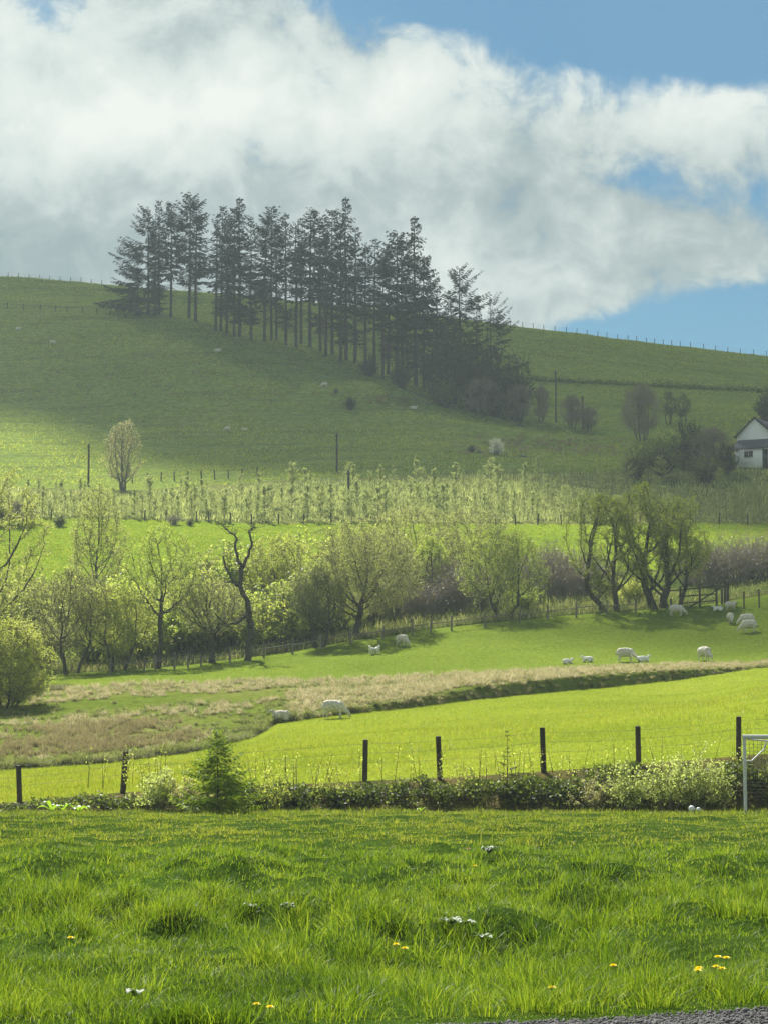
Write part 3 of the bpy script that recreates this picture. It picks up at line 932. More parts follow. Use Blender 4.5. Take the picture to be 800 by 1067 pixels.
# purple bare scrub behind the row and brush under it
scrub = [bush(1, .62, 500 + i, 60, 8, 700, .035, 'twig_purple', 'leaf_brown', .75, .006, .4) for i in range(3)]
brush = [bush(1, .65, 520 + i, 36, 9, 6500, .045, 'twig_olive', l, .6, .008, .35) for i, l in enumerate(('leaf_olive', 'leaf_fresh', 'leaf_yellow'))]
SCR = [(415, 178, 3.4), (432, 182, 4.2), (447, 177, 3.6), (463, 183, 4.4), (478, 178, 4.0), (494, 184, 4.2), (508, 179, 3.6), (400, 182, 3.0),
       (552, 184, 4.0), (567, 188, 4.6), (581, 183, 4.2), (597, 188, 4.4), (612, 184, 3.4), (626, 188, 3.2),
       (722, 190, 3.6), (737, 186, 4.0), (752, 191, 4.0), (768, 187, 4.2), (783, 192, 3.8), (799, 188, 4.0), (818, 190, 4)]
place_word = lambda u: 'between the large willow and the round tree' if u < 530 else ('left of the dark limbed trees' if u < 700 else 'behind the timber pen')
first = {}
for i, (u, Y, hh) in enumerate(SCR):
    loc = AT(u, Y); m = scrub[i % 3]; key = i % 3
    lab = 'bare purplish scrub bush %s' % place_word(u)
    sc = (hh * 1.25, hh * 1.25, hh * .95)
    if key not in first:
        first[key] = plant_bush('scrub_bush', lab, 'bush', loc, m, i * 1.7, 'bare purplish scrub bushes', sc)
    else:
        dup(first[key], loc, i * 1.7, lab, None, sc)
BR = [(40, 165, 3.0), (96, 168, 2.6), (140, 168, 3.0), (152, 172, 3.6), (188, 170, 3.4), (204, 174, 4.2), (238, 172, 3.4), (270, 172, 3.6), (284, 170, 2.8), (305, 172, 3.4), (318, 175, 4.0),
      (350, 176, 3.0), (392, 178, 2.8), (130, 178, 4.4), (175, 182, 4.6), (230, 182, 5.0), (262, 184, 5), (60, 180, 4.2), (22, 176, 4.4), (310, 186, 5.2), (345, 190, 6), (400, 192, 5.6), (545, 176, 2.0), (660, 178, 2.0)]
first = {}
for i, (u, Y, hh) in enumerate(BR):
    hh *= 1.3 if u < 345 else 1.1
    loc = AT(u, Y); key = i % 3
    lab = 'olive brush in young leaf filling in under the row of trees ' + ('on the left' if u < 330 else 'beyond the large willow')
    sc = (hh * 1.1, hh * 1.1, hh)
    if key not in first:
        first[key] = plant_bush('brush_shrub', lab, 'bush', loc, brush[key], i * 2.1, 'brush under the valley trees', sc)
    else:
        dup(first[key], loc, i * 2.1, lab, None, sc)

rs = np.random.RandomState(131)
mb = MB()
u = rs.uniform(-60, 860, 16000); y = curve_yz(K['row'], u)[0] + .4 + rs.uniform(0, 1, 16000) ** 1.6 * 14
x = (u - 400) / UK * y
blades(mb, np.stack([x, y, H(x, y)], 1), np.where(u > 680, .45, 1) * rs.uniform(.3, .9, 16000) * np.clip(1 + 1.5 * fbm(x / 2, y / 2, 5), .3, 1.8), rs.normal(0, .4, (16000, 2)), rs.uniform(.03, .07, 16000), rs, 2)
tag(mb.build('undergrowth', M['rush_green']), 'rank green undergrowth along the foot of the tree row', 'undergrowth', kind='stuff')
mb = MB()
n = 22000
u = rs.uniform(-60, 860, n); y = rs.uniform(250.5, 296, n); x = (u - 400) / UK * y
blades(mb, np.stack([x, y, H(x, y)], 1), rs.uniform(.2, .8, n) * np.clip(1 + 2 * fbm(x / 4, y / 6, 15), .3, 2), rs.normal(0, .35, (n, 2)), rs.uniform(.06, .14, n), rs, 2)
tag(mb.build('undergrowth', M['leaf_sapling']), 'pale brushy growth between the young plantation trees', 'undergrowth', kind='stuff')

# specimen tree below the hill
loc = G(128, 511)
plant_tree('birch_tree', 'pale silvery tree coming into leaf alone at the foot of the hill', 'tree', loc,
           broadleaf(hpx(loc, 511, 436), 25 / F * loc.y, 77, lf='leaf_grey', leaf_n=1300, leaf=.15, base=.12, fork=.14, stems=4, clump=.5, natt=420, shape='dome', rad=.3, spread=.25, bark='bark_pale', twig='twig_olive'))

# young plantation
def sapling(h, w, seed):
    rs = np.random.RandomState(seed)
    st = MB(); A, B = [], []
    poly_tube(st, [(0, 0, -.1), (rs.normal(0, .03), rs.normal(0, .03), h * .5), (rs.normal(0, .05), 0, h)], [.035, .022, .008], 4, 0)
    for k in range(46):
        z = h * rs.uniform(.08, .98); az = rs.uniform(0, 6.28)
        l = w * (1 - (z / h) ** 1.6 * .8) * rs.uniform(.5, 1.1)
        A.append((0, 0, z)); B.append((math.cos(az) * l, math.sin(az) * l, min(z + l * rs.uniform(.6, 1.3), h * 1.02)))
    A, B = np.array(A), np.array(B)
    tubes(st, A, B, .012, .005, 3, 0)
    n = 2200
    pk = rs.randint(0, len(A), n)
    C = A[pk] + (B - A)[pk] * rs.uniform(.1, 1.05, (n, 1)) + rs.normal(0, .05, (n, 3))
    leaves(st, C, .115, rs, 1)
    return st.mesh('sapling', [M['twig_olive'], M['leaf_sapling']])


SAP = [sapling(4, .95, 600), sapling(4, 1.25, 601), sapling(4, .8, 602), sapling(4, 1.5, 603), sapling(4, 1.1, 604)]
rs = np.random.RandomState(61)
cnt = 0
for row_i, (vq, n) in enumerate([(251.5, 62), (255, 58), (260, 54), (267, 48), (276, 38), (287, 30)]):
    for k in range(n):
        u = -40 + 880 * (k + rs.uniform(.1, .9)) / n
        if row_i >= 4 and (u < 230 or u > 660) and rs.rand() < .6:
            continue
        Y = vq + rs.uniform(-2.2, 3.5) * (.3 if row_i == 0 else 1)
        x = (u - 400) / UK * Y
        hh = 1.3 + 2.4 * rs.rand() ** 1.3 * (1.25 if 240 < u < 480 else 1.0) * (1.15 if row_i >= 3 else 1) * (.8 if u < 110 else 1)
        o = bpy.data.objects.new('sapling', SAP[cnt % 5]); COL.objects.link(o)
        o.location = (x, Y, h1(x, Y)); o.rotation_euler = (0, 0, rs.uniform(0, 6.28)); ss = hh / 4; o.scale = (ss * rs.uniform(.9, 1.4), ss * rs.uniform(.9, 1.4), ss)
        where = 'in the front row of the plantation above the meadow' if row_i < 2 else ('in the dense middle of the plantation' if row_i < 4 else 'at the back of the plantation under the hill')
        tag(o, 'slender pale green young tree ' + where, 'young tree', 'young plantation trees')
        cnt += 1


# ------------------------------------------------------------------ conifers
def conifer(h, cb, w, seed, asym=None, low=0.25, dens=1.0, topw=.75, needle='needle', bare=1.0, nsz=1.0, step=.62, rad=None):
    """Spruce with whorled drooping branches: (trunk, crown)."""
    rs = np.random.RandomState(seed)
    tb, cr = MB(), MB()
    k = 10
    zz = np.linspace(0, h, k)
    wob = np.cumsum(rs.normal(0, .05 * h / 24, (k, 2)), 0)
    rad = rad or h * .0125
    P = np.stack([wob[:, 0], wob[:, 1], zz], 1); P[0, 2] = -.3
    poly_tube(tb, P, np.linspace(rad, rad * .12, k), 8)
    axis = lambda z: np.array([np.interp(z, zz, wob[:, 0]), np.interp(z, zz, wob[:, 1]), z])
    z = h * cb
    TA, TB_, NC, ND, NL, NW = [], [], [], [], [], []
    while z < h * .992:
        f = (z / h - cb) / (1 - cb)
        for b in range(rs.randint(3, 7) if h > 5 else rs.randint(3, 6)):
            if rs.rand() > dens * (.62 + .38 * f):
                continue
            az = rs.uniform(0, 2 * math.pi)
            prof = (1 - f) ** topw * .93 + .07
            if f < .2 and cb > .1:
                prof *= .55 + 2.2 * f
            L = w * prof * rs.uniform(.55, 1.15)
            if asym is not None:
                L *= max(.3, 1 + asym[1] * math.cos(az - asym[0]))
            tilt = np.interp(f, [0, .5, 1], [-.28, -.02, .65]) + rs.normal(0, .12)
            d = np.array([math.cos(az), math.sin(az)])
            tt = np.linspace(0, 1, 6)
            Q = axis(z)[None] + np.concatenate([d[None] * (L * tt)[:, None], (L * (tilt * tt + .22 * (tt ** 2.2)))[:, None]], 1)
            TA.append(Q[:-1]); TB_.append(Q[1:])
            m = max(3, int(L / (.30 * nsz)))
            for j in range(m):
                t_ = .15 + .85 * (j + rs.rand() * .8) / m
                q = np.array([np.interp(t_, tt, Q[:, c]) for c in range(3)])
                for sd in (-1, 1):
                    sl = (.32 * L * (1.12 - t_) + .3 * nsz) * rs.uniform(.6, 1.2)
                    dv = np.array([d[0] * .8 - sd * d[1], d[1] * .8 + sd * d[0], rs.uniform(-.75, .1)])
                    dv /= np.linalg.norm(dv)
                    NC.append(q); ND.append(dv); NL.append(sl); NW.append(rs.uniform(.10, .23) * nsz)
        z += (step * .88 if h > 5 else step) * rs.uniform(.75, 1.25) * (h / 24 if h > 5 else .18 * h / 3)
    TA, TB_ = np.concatenate(TA), np.concatenate(TB_)
    tubes(cr, TA, TB_, max(.012 * h / 10, .004), max(.007 * h / 10, .003), 3, 0)
    NC, ND, NL, NW = np.array(NC), np.array(ND), np.array(NL)[:, None], np.array(NW)[:, None]
    n = len(NC)
    for rep in range(2):
        e = np.cross(ND, rand_dirs(n, rs)); e /= np.linalg.norm(e, axis=1, keepdims=True)
        sag = np.array([0, 0, -.12]) * NL
        a, m_, b = NC, NC + ND * NL * .5 + sag * .4, NC + ND * NL + sag
        V = np.stack([a, m_ + e * NW * .5, b, m_ - e * NW * .5], 1)
        cr.add(V, np.arange(n * 4).reshape(n, 4), mat=1)
    # dead stubs on the bare stem
    A, B = [], []
    for q in range(int(130 * bare)):
        zq = h * rs.uniform(low * .5, cb + .1); az = rs.uniform(0, 6.28); l = w * rs.uniform(.15, .55)
        a = axis(zq); A.append(a); B.append(a + np.array([math.cos(az) * l, math.sin(az) * l, -l * rs.uniform(0, .4)]))
    if A:
        tubes(cr, A, B, .03 * h / 24, .012 * h / 24, 3, 0)
    return tb.mesh('trunk', M['conifer_bark'], True), cr.mesh('crown', [M['twig_dark'], M[needle]])


HC = 24.0
CV = {
    'edge': conifer(HC, .04, 8.4, 701, (math.pi, .45), dens=1.05, topw=.8, nsz=1.2),
    'full': conifer(HC, .34, 4.6, 702, dens=1.15, topw=.5, nsz=1.25),
    'slim': conifer(HC, .34, 3.4, 703, dens=.95, topw=.6, nsz=1.15),
    'open': conifer(HC, .16, 4.2, 704, dens=.72, topw=.7, bare=2.2, nsz=1.1),
    'broad': conifer(HC, .28, 5.6, 705, dens=1.2, topw=.45, nsz=1.3),
    'bare': conifer(HC, .42, 3.2, 706, dens=.9, topw=.5, bare=2.6, nsz=1.1),
    'spire': conifer(HC, .12, 5.6, 707, (0, .2), dens=1.05, topw=.9, nsz=1.2),
    'flat': conifer(HC, .12, 6.8, 708, (0, .25), dens=.8, topw=.5),
    'wind': conifer(HC, .08, 7.5, 709, (.1, .75), dens=.6, topw=.6),
}
CON = [  # u, base v, top v, kind
    (154, 327, 217, 'edge'), (162, 329, 226, 'bare'), (166, 330, 208, 'open'), (178, 333, 212, 'full'), (197, 335, 202, 'broad'), (204, 337, 210, 'slim'),
    (225, 345, 222, 'slim'), (230, 346, 213, 'open'), (237, 348, 228, 'bare'), (244, 351, 218, 'full'), (250, 353, 207, 'spire'), (262, 355, 225, 'open'),
    (275, 357, 230, 'bare'), (283, 358, 216, 'broad'), (288, 359, 234, 'slim'), (298, 360, 222, 'open'), (309, 362, 232, 'bare'), (314, 363, 226, 'slim'),
    (323, 366, 219, 'full'), (334, 370, 225, 'open'), (340, 372, 240, 'bare'), (346, 373, 220, 'full'), (355, 377, 232, 'slim'), (361, 380, 207, 'spire'),
    (370, 383, 236, 'slim'), (381, 387, 252, 'bare'), (390, 391, 248, 'slim'), (399, 394, 262, 'bare'), (404, 396, 252, 'open'), (413, 399, 242, 'broad'),
    (419, 401, 256, 'slim'), (433, 404, 227, 'spire'), (441, 406, 268, 'full'), (455, 409, 288, 'open'), (466, 411, 302, 'slim'), (480, 412, 279, 'flat'), (496, 416, 306, 'open'), (511, 420, 312, 'wind'),
]
DESC = {'edge': 'with long branches swept down to the grass', 'full': 'with a dense bushy head', 'slim': 'with a narrow crown', 'open': 'with a sparse see-through crown',
        'broad': 'with a broad dark head', 'bare': 'mostly bare stem and a small tuft', 'spire': 'with a pointed tiered top', 'flat': 'with a flat spreading top', 'wind': 'with branches blown to one side'}
SPECIAL = {0: 'leftmost spruce of the hill stand, long branches swept down to the grass', 4: 'broad headed spruce, tallest at the left end of the hill stand',
           23: 'tallest pointed spruce near the middle right of the hill stand', 31: 'tall pointed spruce standing clear at the right of the hill stand',
           35: 'shorter flat topped spruce above the dark thicket on the hill' , 37: 'rightmost small spruce with branches blown to one side'}
ORD = 'first second third fourth fifth sixth seventh eighth ninth tenth eleventh twelfth thirteenth fourteenth fifteenth sixteenth seventeenth eighteenth nineteenth twentieth'.split()
ORD += ['twenty-' + w for w in ORD[:9]] + ['thirtieth'] + ['thirty-' + w for w in ORD[:9]]
protos = {}
rs = np.random.RandomState(71)
for i, (u, v0, v1, kind) in enumerate(CON):
    loc = G(u, v0)
    loc.y += rs.uniform(-2, 6); loc.x = (u - 400) / UK * loc.y * 1.0; loc.z = h1(loc.x, loc.y)
    loc.x = ray(u, v0)[0] * loc.y
    h = EYE + ray(u, v1)[1] * loc.y - loc.z
    lab = SPECIAL.get(i, '%s spruce from the left of the hill stand, %s' % (ORD[i], DESC[kind]))
    s_ = h / HC
    rz = 0 if kind in ('edge', 'wind', 'flat', 'spire') else rs.uniform(0, 6.28)
    sc = (s_ * rs.uniform(.9, 1.15), s_ * rs.uniform(.9, 1.15), s_)
    if kind not in protos:
        t = plant_tree('spruce_tree', lab, 'tree', loc, CV[kind], rz, 'spruces on the hill'); t.scale = sc
        protos[kind] = t
    else:
        dup(protos[kind], loc, rz, lab, None, sc)

# dark thicket at the right foot of the spruces, bushes and bare trees over to the house
dark = [bush(1, .7, 800 + i, 60, 9, 2600, .06, 'twig_dark', 'leaf_dark', .5, .008, .35) for i in range(2)]
mid = [bush(1, .75, 810 + i, 50, 9, 2400, .06, 'twig_dark', 'leaf_dull', .5, .008, .35) for i in range(2)]
brown = [bush(1, .6, 820 + i, 70, 9, 500, .045, 'twig_purple', 'leaf_brown', .7, .007, .4) for i in range(2)]
TH = [  # u, base v, top v, half width px, meshes, label
    (452, 412, 352, 22, dark, 'dark bush under the tall pointed spruce'), (470, 420, 340, 26, dark, 'tall dark bush under the flat topped spruce'),
    (492, 428, 348, 28, dark, 'large dark bush in the middle of the hill thicket'), (515, 434, 362, 26, dark, 'dark bush below the rightmost spruce'),
    (537, 438, 372, 24, dark, 'dark rounded bush at the right end of the hill thicket'), (462, 424, 385, 20, mid, 'low green bush at the front of the hill thicket'),
    (502, 434, 395, 22, brown, 'brown bush at the front of the hill thicket'), (540, 441, 402, 18, brown, 'brown bush at the front right of the hill thicket'),
    (418, 404, 372, 18, dark, 'small dark bush between the spruce trunks'), (385, 392, 370, 14, dark, 'lowest dark bush among the spruce trunks'),
    (564, 441, 402, 10, brown, 'twiggy bush left of the hillside pole'), (596, 447, 412, 14, brown, 'thin bare brown bush right of the hillside pole'),
    (612, 450, 425, 14, brown, 'low bare brown bush right of the hillside pole'),
    (668, 460, 402, 22, brown, 'tall bare brown tree like bush on the hill toward the cottage'),
    (688, 498, 455, 30, mid, 'large dark green bush left of the cottage'), (716, 490, 440, 26, dark, 'dark bush nearest the cottage on its left'), (742, 492, 446, 24, brown, 'brown bush beside the cottage porch'),
    (664, 500, 462, 18, mid, 'small green bush beside the plantation below the bare brown tree'), (735, 503, 475, 26, mid, 'low green bush in front of the cottage porch'), (757, 494, 462, 16, dark, 'dark bush hiding the left end of the cottage porch'),
    (797, 440, 408, 14, dark, 'dark bush on the hill above the cottage roof'), (812, 446, 404, 18, dark, 'dark bush at the right edge above the cottage'),
    (365, 427, 413, 9, dark, 'small dark gorse bush on the knoll below the spruces'),
    (491, 472, 464, 6, dark, 'tiny dark bush beside the white blossom'), (350, 410, 405, 3, dark, 'tiny dark clump on the open hill'),
    (62, 549, 538, 9, dark, 'small dark bush at the top of the meadow under the left pole'), (18, 547, 523, 24, brown, 'purplish bush at the left end of the meadow'), (-4, 548, 524, 16, dark, 'dark bush at the left edge by the meadow'),
    (181, 547, 536, 14, brown, 'low brown bush on the meadow edge in front of the plantation'), (198, 548, 541, 6, dark, 'small dark round bush on the meadow edge'),
    (655, 548, 540, 12, brown, 'low brown bush at the plantation foot on the right'),
]
brown_t = broadleaf(6, 2.8, 831, lf='leaf_brown', leaf_n=1100, leaf=.13, base=.12, fork=.15, stems=4, natt=300, clump=.45, twig='twig_purple', rad=.16, spread=.5, twig_n=3, twig_l=.8)
for i, (u, v0, v1, hw, ms, lab) in enumerate(TH):
    loc = G(u, v0); hh = hpx(loc, v0, v1); w = hw / F * loc.y
    if ms is brown and v0 - v1 > 22:
        t = plant_tree('bush', lab, 'bush', loc, brown_t, i * 1.3, 'bushes on the hillside'); t.scale = (w / 2.8, w / 2.8, hh / 6)
        continue
    plant_bush('bush', lab, 'bush', loc, ms[i % 2], i * 1.3, 'bushes on the hillside', (w / .8, w / .8, hh))
bare_t = broadleaf(6, 2.0, 830, lf='leaf_brown', leaf_n=0, leaf=.12, base=.3, fork=.2, stems=3, natt=110, clump=.5, bark='bark', twig='twig_dark', rad=.16, spread=.5, shape='dome', twig_n=3, twig_l=.8)
for u, v0, v1, lab in [(697, 443, 408, 'small bare tree with forked limbs on the hill'), (711, 444, 411, 'bare leafless tree right of the small forked one on the hill'), (778, 484, 445, 'thin bare tree in front of the cottage gable')]:
    loc = G(u, v0); h = hpx(loc, v0, v1)
    t = plant_tree('bare_tree', lab, 'tree', loc, bare_t, u * .1, 'bare trees near the cottage'); t.scale = (h / 6,) * 3
loc = G(517, 474)
plant_bush('blossom_bush', 'small bush covered in white blossom on the lower hill', 'bush', loc, bush(1, .6, 840, 40, 7, 3600, .085, 'twig_dark', 'blossom', .5, .008), 0, None, (1.9, 1.9, 2.4))


# ------------------------------------------------------------------ boulders of the rough patch
def rock(seed, r):
    bm = bmesh.new(); bmesh.ops.create_icosphere(bm, subdivisions=3, radius=1)
    for v_ in bm.verts:
        n_ = float(vnoise([v_.co.x * 1.3 + seed], [v_.co.y * 1.3], [v_.co.z * 1.3], seed)[0])
        v_.co *= r * (.6 + .8 * n_); v_.co.z *= .55
    me = bpy.data.meshes.new('boulder'); bm.to_mesh(me); bm.free(); me.materials.append(M['rock']); return me


for i, (u, v, r, lab) in enumerate([(515, 473, .9, 'dark boulder under the white blossom bush'), (500, 472, .6, 'small boulder left of the white blossom bush'), (541, 444, .7, 'pale flat boulder at the foot of the hill thicket'), (545, 476, .5, 'small boulder right of the white blossom bush')]):
    o = bpy.data.objects.new('boulder', rock(i + 3, r)); COL.objects.link(o); o.location = G(u, v); tag(o, lab, 'boulder', 'boulders on the lower hill')


# ------------------------------------------------------------------ fences
def fence(name, label, pts, post_h, post_r, mat, wires=(), jitter=0.0, square=True, rs=RS, group=None, rails=(), post_caps=True):
    """pts: ground points of the posts. Each post is a part; wires and rails are parts."""
    c = pts[0]
    t = thing(name, label, 'fence', c, 0, group)
    tops = []
    for i, p in enumerate(pts):
        hh = (post_h[i] if isinstance(post_h, (list, tuple)) else post_h) * rs.uniform(.92, 1.06)
        lx, ly = rs.normal(0, jitter, 2) if jitter else (0, 0)
        mb = MB()
        q = p - c
        k = 4 if square else 7
        base = np.array([q.x, q.y, q.z - .3]); top = np.array([q.x + lx * hh, q.y + ly * hh, q.z + hh])
        tubes(mb, [base], [top], post_r, post_r * .93, k)
        # cap
        tubes(mb, [top], [top + np.array([0, 0, post_r * .25])], post_r * .93, .002, k)
        mb.build('post', mat, t)
        tops.append((np.array([q.x, q.y, q.z]), np.array([lx, ly, 1.0]) * hh))
    for f in wires:
        mb = MB()
        A = [b + d * f for b, d in tops]
        for a, b in zip(A[:-1], A[1:]):
            mid_ = (a + b) / 2 - np.array([0, 0, .012 * np.linalg.norm(b - a)])
            poly_tube(mb, [a, mid_, b], .0035 if c.y < 90 else .008, 4)
        mb.build('wire', M['wire'], t)
    for f, rr in rails:
        for (b0, d0), (b1, d1) in zip(tops[:-1], tops[1:]):
            mb = MB(); tubes(mb, [b0 + d0 * f + rs.normal(0, .03, 3)], [b1 + d1 * f + rs.normal(0, .03, 3)], rr, rr * .9, 5); mb.build('rail', mat, t)
    return t


near_posts = [(-85, 848, 805), (25, 838, 795), (130, 826, 783), (380, 814, 771), (458, 811, 768), (565, 804, 761), (663, 797, 754), (766, 788, 745), (880, 780, 736)]
pts = [AT(u, 69.6 + .25 * math.sin(u)) for u, a, b in near_posts]
hs = [EYE + ray(u, b)[1] * p.y - p.z for (u, a, b), p in zip(near_posts, pts)]
rs_f = np.random.RandomState(8)
fence('post_fence', 'dark square wooden fence posts with wire along the bramble hedge', pts, hs, .085, M['wood_dark'], (.9, .68, .45), .03, True, rs_f)
row_u = [115, 150, 162, 182, 196, 210, 240, 275, 305, 334, 366, 398, 430, 448, 470, 505, 540, 570, 600, 632, 662]
pts = []
for u in row_u:
    v = np.interp(u, [0, 130, 200, 300, 370, 450, 550, 640, 700], [709, 702, 696, 683, 671, 660, 649, 640, 637])
    pts.append(G(u, v))
fence('rail_fence', 'old grey timber stakes and rails along the foot of the tree row', pts, 1.1, .075, M['wood_grey'], (.85, .5), .06, False, rs_f, None, ((.62, .04),))
pts = [SKYLINE(u) for u in range(-30, 112, 11)]
fence('ridge_fence', 'thin fence posts on the left skyline of the hill', pts, 1.05, .07, M['wood_dark'], (.9, .5), .04, False, rs_f, 'hill fences')
pts = [SKYLINE(u) for u in [533, 546, 557, 568, 580, 592, 603, 614, 625, 635, 646, 657, 666, 676, 685, 694, 703, 712, 723, 736, 749, 762, 775, 789, 803]]
fence('ridge_fence', 'long line of fence posts on the right skyline of the hill', pts, 1.15, .075, M['wood_dark'], (.9, .5), .04, False, rs_f, 'hill fences')
pts = [G(u, v) for u, v in [(-14, 321), (8, 322), (24, 323), (42, 324), (58, 325), (70, 325), (86, 326), (101, 327), (115, 328), (130, 330), (146, 331), (160, 332)]]
fence('hill_fence', 'wire fence across the upper hill left of the spruces', pts, 1.3, .10, M['wood_dark'], (.9, .5), .05, False, rs_f, 'hill fences')
pts = [G(u, v) for u, v in [(138, 504), (154, 503), (168, 502), (182, 502), (196, 501), (210, 500), (224, 500), (238, 499), (252, 498), (268, 497)]]
fence('hill_fence', 'fence along the foot of the hill behind the plantation', pts, 1.3, .09, M['wood_dark'], (.9, .5), .05, False, rs_f, 'hill fences')
pts = [AT(u, 249) for u in [10, 34, 52, 90, 120, 150, 172, 205, 217, 240, 262, 290, 316, 345]]
fence('meadow_fence', 'wire fence between the meadow and the left plantation', pts, 1.2, .08, M['wood_dark'], (.9, .5), .05, False, rs_f, 'hill fences')
pts = [AT(u, 249) for u in [500, 516, 537, 560, 585, 608, 632, 660, 690, 720, 750, 780, 810]]
fence('meadow_fence', 'wire fence between the meadow and the right plantation', pts, 1.2, .08, M['wood_dark'], (.9, .5), .05, False, rs_f, 'hill fences')
pts = [G(u, v) for u, v in [(775, 634), (791, 633), (806, 632)]]
fence('short_fence', 'two dark stakes in the grass right of the timber pen', pts, 1.3, .06, M['wood_dark'], (.85,), .04, False, rs_f)

# timber pen beside the trees
p0 = G(697, 636)
sc_ = p0.y / F
pen = thing('timber_pen', 'rustic timber sheep pen with sloping rails beside the trees', 'pen', p0)


def penpt(u, v, dy=0.0):
    return np.array([(u - 697) * sc_ - 0, dy, (636 - v) * sc_])


for (u, vb, vt, dy, r) in [(709, 637, 612, 0, .10), (729, 638, 609, 0, .09), (747, 635, 613, .2, .09), (753, 634, 614, .3, .09), (757, 633, 605, .6, .12), (762, 632, 604, 1.6, .10), (699, 637, 624, 0, .08)]:
    mb = MB(); tubes(mb, [penpt(u, vb + 5, dy)], [penpt(u, vt, dy)], r, r * .9, 6); tubes(mb, [penpt(u, vt, dy)], [penpt(u, vt, dy) + np.array([0, 0, .03])], r * .9, .002, 6); mb.build('post', M['wood_dark'], pen)
for (a, b, r) in [((697, 616, .1), (755, 610, .5), .055), ((707, 622, .1), (747, 619, .2), .06), ((708, 629, .1), (746, 626, .2), .05), ((757, 609, .6), (712, 637, -.3), .06), ((757, 606, .6), (763, 606, 1.7), .06), ((757, 614, .6), (763, 614, 1.7), .05)]:
    mb = MB(); tubes(mb, [penpt(*a)], [penpt(*b)], r, r, 6); mb.build('rail', M['wood_dark'], pen)

# poles
for u, v0, v1, lab in [(92, 507, 462, 'dark wooden pole at the left above the meadow'), (351, 492, 451, 'wooden pole standing on the hill just above the plantation'),
                       (363, 545, 490, 'wooden pole among the plantation saplings at the middle'), (579, 440, 385, 'wooden pole on the hillside right of the thicket'), (607, 447, 412, 'short dark pole in the hillside bushes')]:
    if u == 363:
        loc = AT(u, 258); h = EYE + ray(u, v1)[1] * loc.y - loc.z
    else:
        loc = G(u, v0); h = hpx(loc, v0, v1)
    t = thing('utility_pole', lab, 'pole', loc, 0, 'wooden poles')
    mb = MB(); poly_tube(mb, [(0, 0, -.5), (.02, 0, h * .5), (.0, 0, h)], [.16, .14, .11], 8); poly_tube(mb, [(0, 0, h), (0, 0, h + .06)], [.11, .01], 8)
    mb.build('shaft', M['wood_dark'], t, True)
    mb = MB(); mb.box((0, -.16, h - .45), (.9 if h > 6 else .5, .09, .1)); mb.build('crossarm', M['wood_dark'], t)
    mb = MB()
    for sx_ in (-.2, .2):
        tubes(mb, [(sx_, -.16, h - .4)], [(sx_, -.16, h - .24)], .04, .03, 6)
    mb.build('insulator_pair', M['wood_grey'], t)

# ------------------------------------------------------------------ cottage
loc = G(787, 486)
ch = thing('cottage', 'white cottage with slate roof and a lean-to porch on its gable', 'house', loc, R(-28))
ch.scale = (.94,) * 3
GW, LN, EV, RD = 5.4, 9.0, 4.5, 6.9     # gable width, length, eaves, ridge


def prism(mb, x0, x1, y0, y1, ze, zr, z0=-.6):
    xm = (x0 + x1) / 2
    V_ = [(x0, y0, z0), (x1, y0, z0), (x1, y0, ze), (xm, y0, zr), (x0, y0, ze), (x0, y1, z0), (x1, y1, z0), (x1, y1, ze), (xm, y1, zr), (x0, y1, ze)]
    mb.add(V_, [[0, 1, 2, 4], [6, 5, 9, 7], [1, 6, 7, 2], [5, 0, 4, 9]], [[4, 2, 3], [7, 9, 8]])


# local x runs across the gable, y runs away along the length
mb = MB(); prism(mb, -GW / 2, GW / 2, 0, LN, EV, RD); mb.build('wall', M['render_wall'], ch)
mb = MB()
for sg in (-1, 1):
    a = np.array([sg * (GW / 2 + .3), -.3, EV - .22]); b = np.array([0, -.3, RD + .06]); up = np.array([0, 0, .16]); dl = np.array([0, LN + .6, 0])
    V_ = [a, b, b + dl, a + dl, a + up, b + up, b + dl + up, a + dl + up]
    mb.add(V_, [[0, 1, 2, 3], [4, 7, 6, 5], [0, 4, 5, 1], [3, 2, 6, 7], [0, 3, 7, 4]])
rf = mb.build('roof', M['slate'], ch)
mb = MB(); mb.box((0, LN - .5, RD + .5), (.9, .6, 1.3)); mb.box((0, LN - .5, RD + 1.2), (1.05, .75, .12))
for sx_ in (-.22, .22):
    tubes(mb, [(sx_, LN - .5, RD + 1.25)], [(sx_, LN - .5, RD + 1.6)], .12, .10, 8)
mb.build('chimney', M['render_wall'], rf)
mb = MB()
for sg in (-1, 1):
    tubes(mb, [(sg * (GW / 2 + .3), -.33, EV - .2)], [(0, -.33, RD + .1)], .1, .1, 4)
mb.build('bargeboard', M['wood_dark'], ch)
# lean-to porch across the gable
px0, px1, pd = -2.35, 2.6, 1.9
porch = MB()
dx0, dx1 = px1 - .95, px1 - .12
porch.box(((px0 + dx0) / 2, -pd + .08, 1.0), (dx0 - px0, .15, 2.9)); porch.box(((dx1 + px1) / 2, -pd + .08, 1.0), (px1 - dx1, .15, 2.9)); porch.box(((dx0 + dx1) / 2, -pd + .08, 2.3), (dx1 - dx0, .14, .3))
porch.box((px0 + .08, -pd / 2, 1.0), (.13, pd - .18, 2.88)); porch.box((px1 - .08, -pd / 2, 1.0), (.13, pd - .18, 2.88))
po = porch.build('porch', M['render_wall'], ch)
mb = MB()
V_ = [(px0 - .25, -pd - .35, 2.25), (px1 + .25, -pd - .35, 2.25), (px1 + .25, 0.02, 3.75), (px0 - .25, 0.02, 3.75)]
V_ = V_ + [(x, y, z + .14) for x, y, z in V_]
mb.add(V_, [[0, 1, 2, 3], [4, 7, 6, 5], [0, 4, 5, 1], [1, 5, 6, 2], [3, 7, 4, 0]]); mb.build('porch_roof', M['slate'], po)
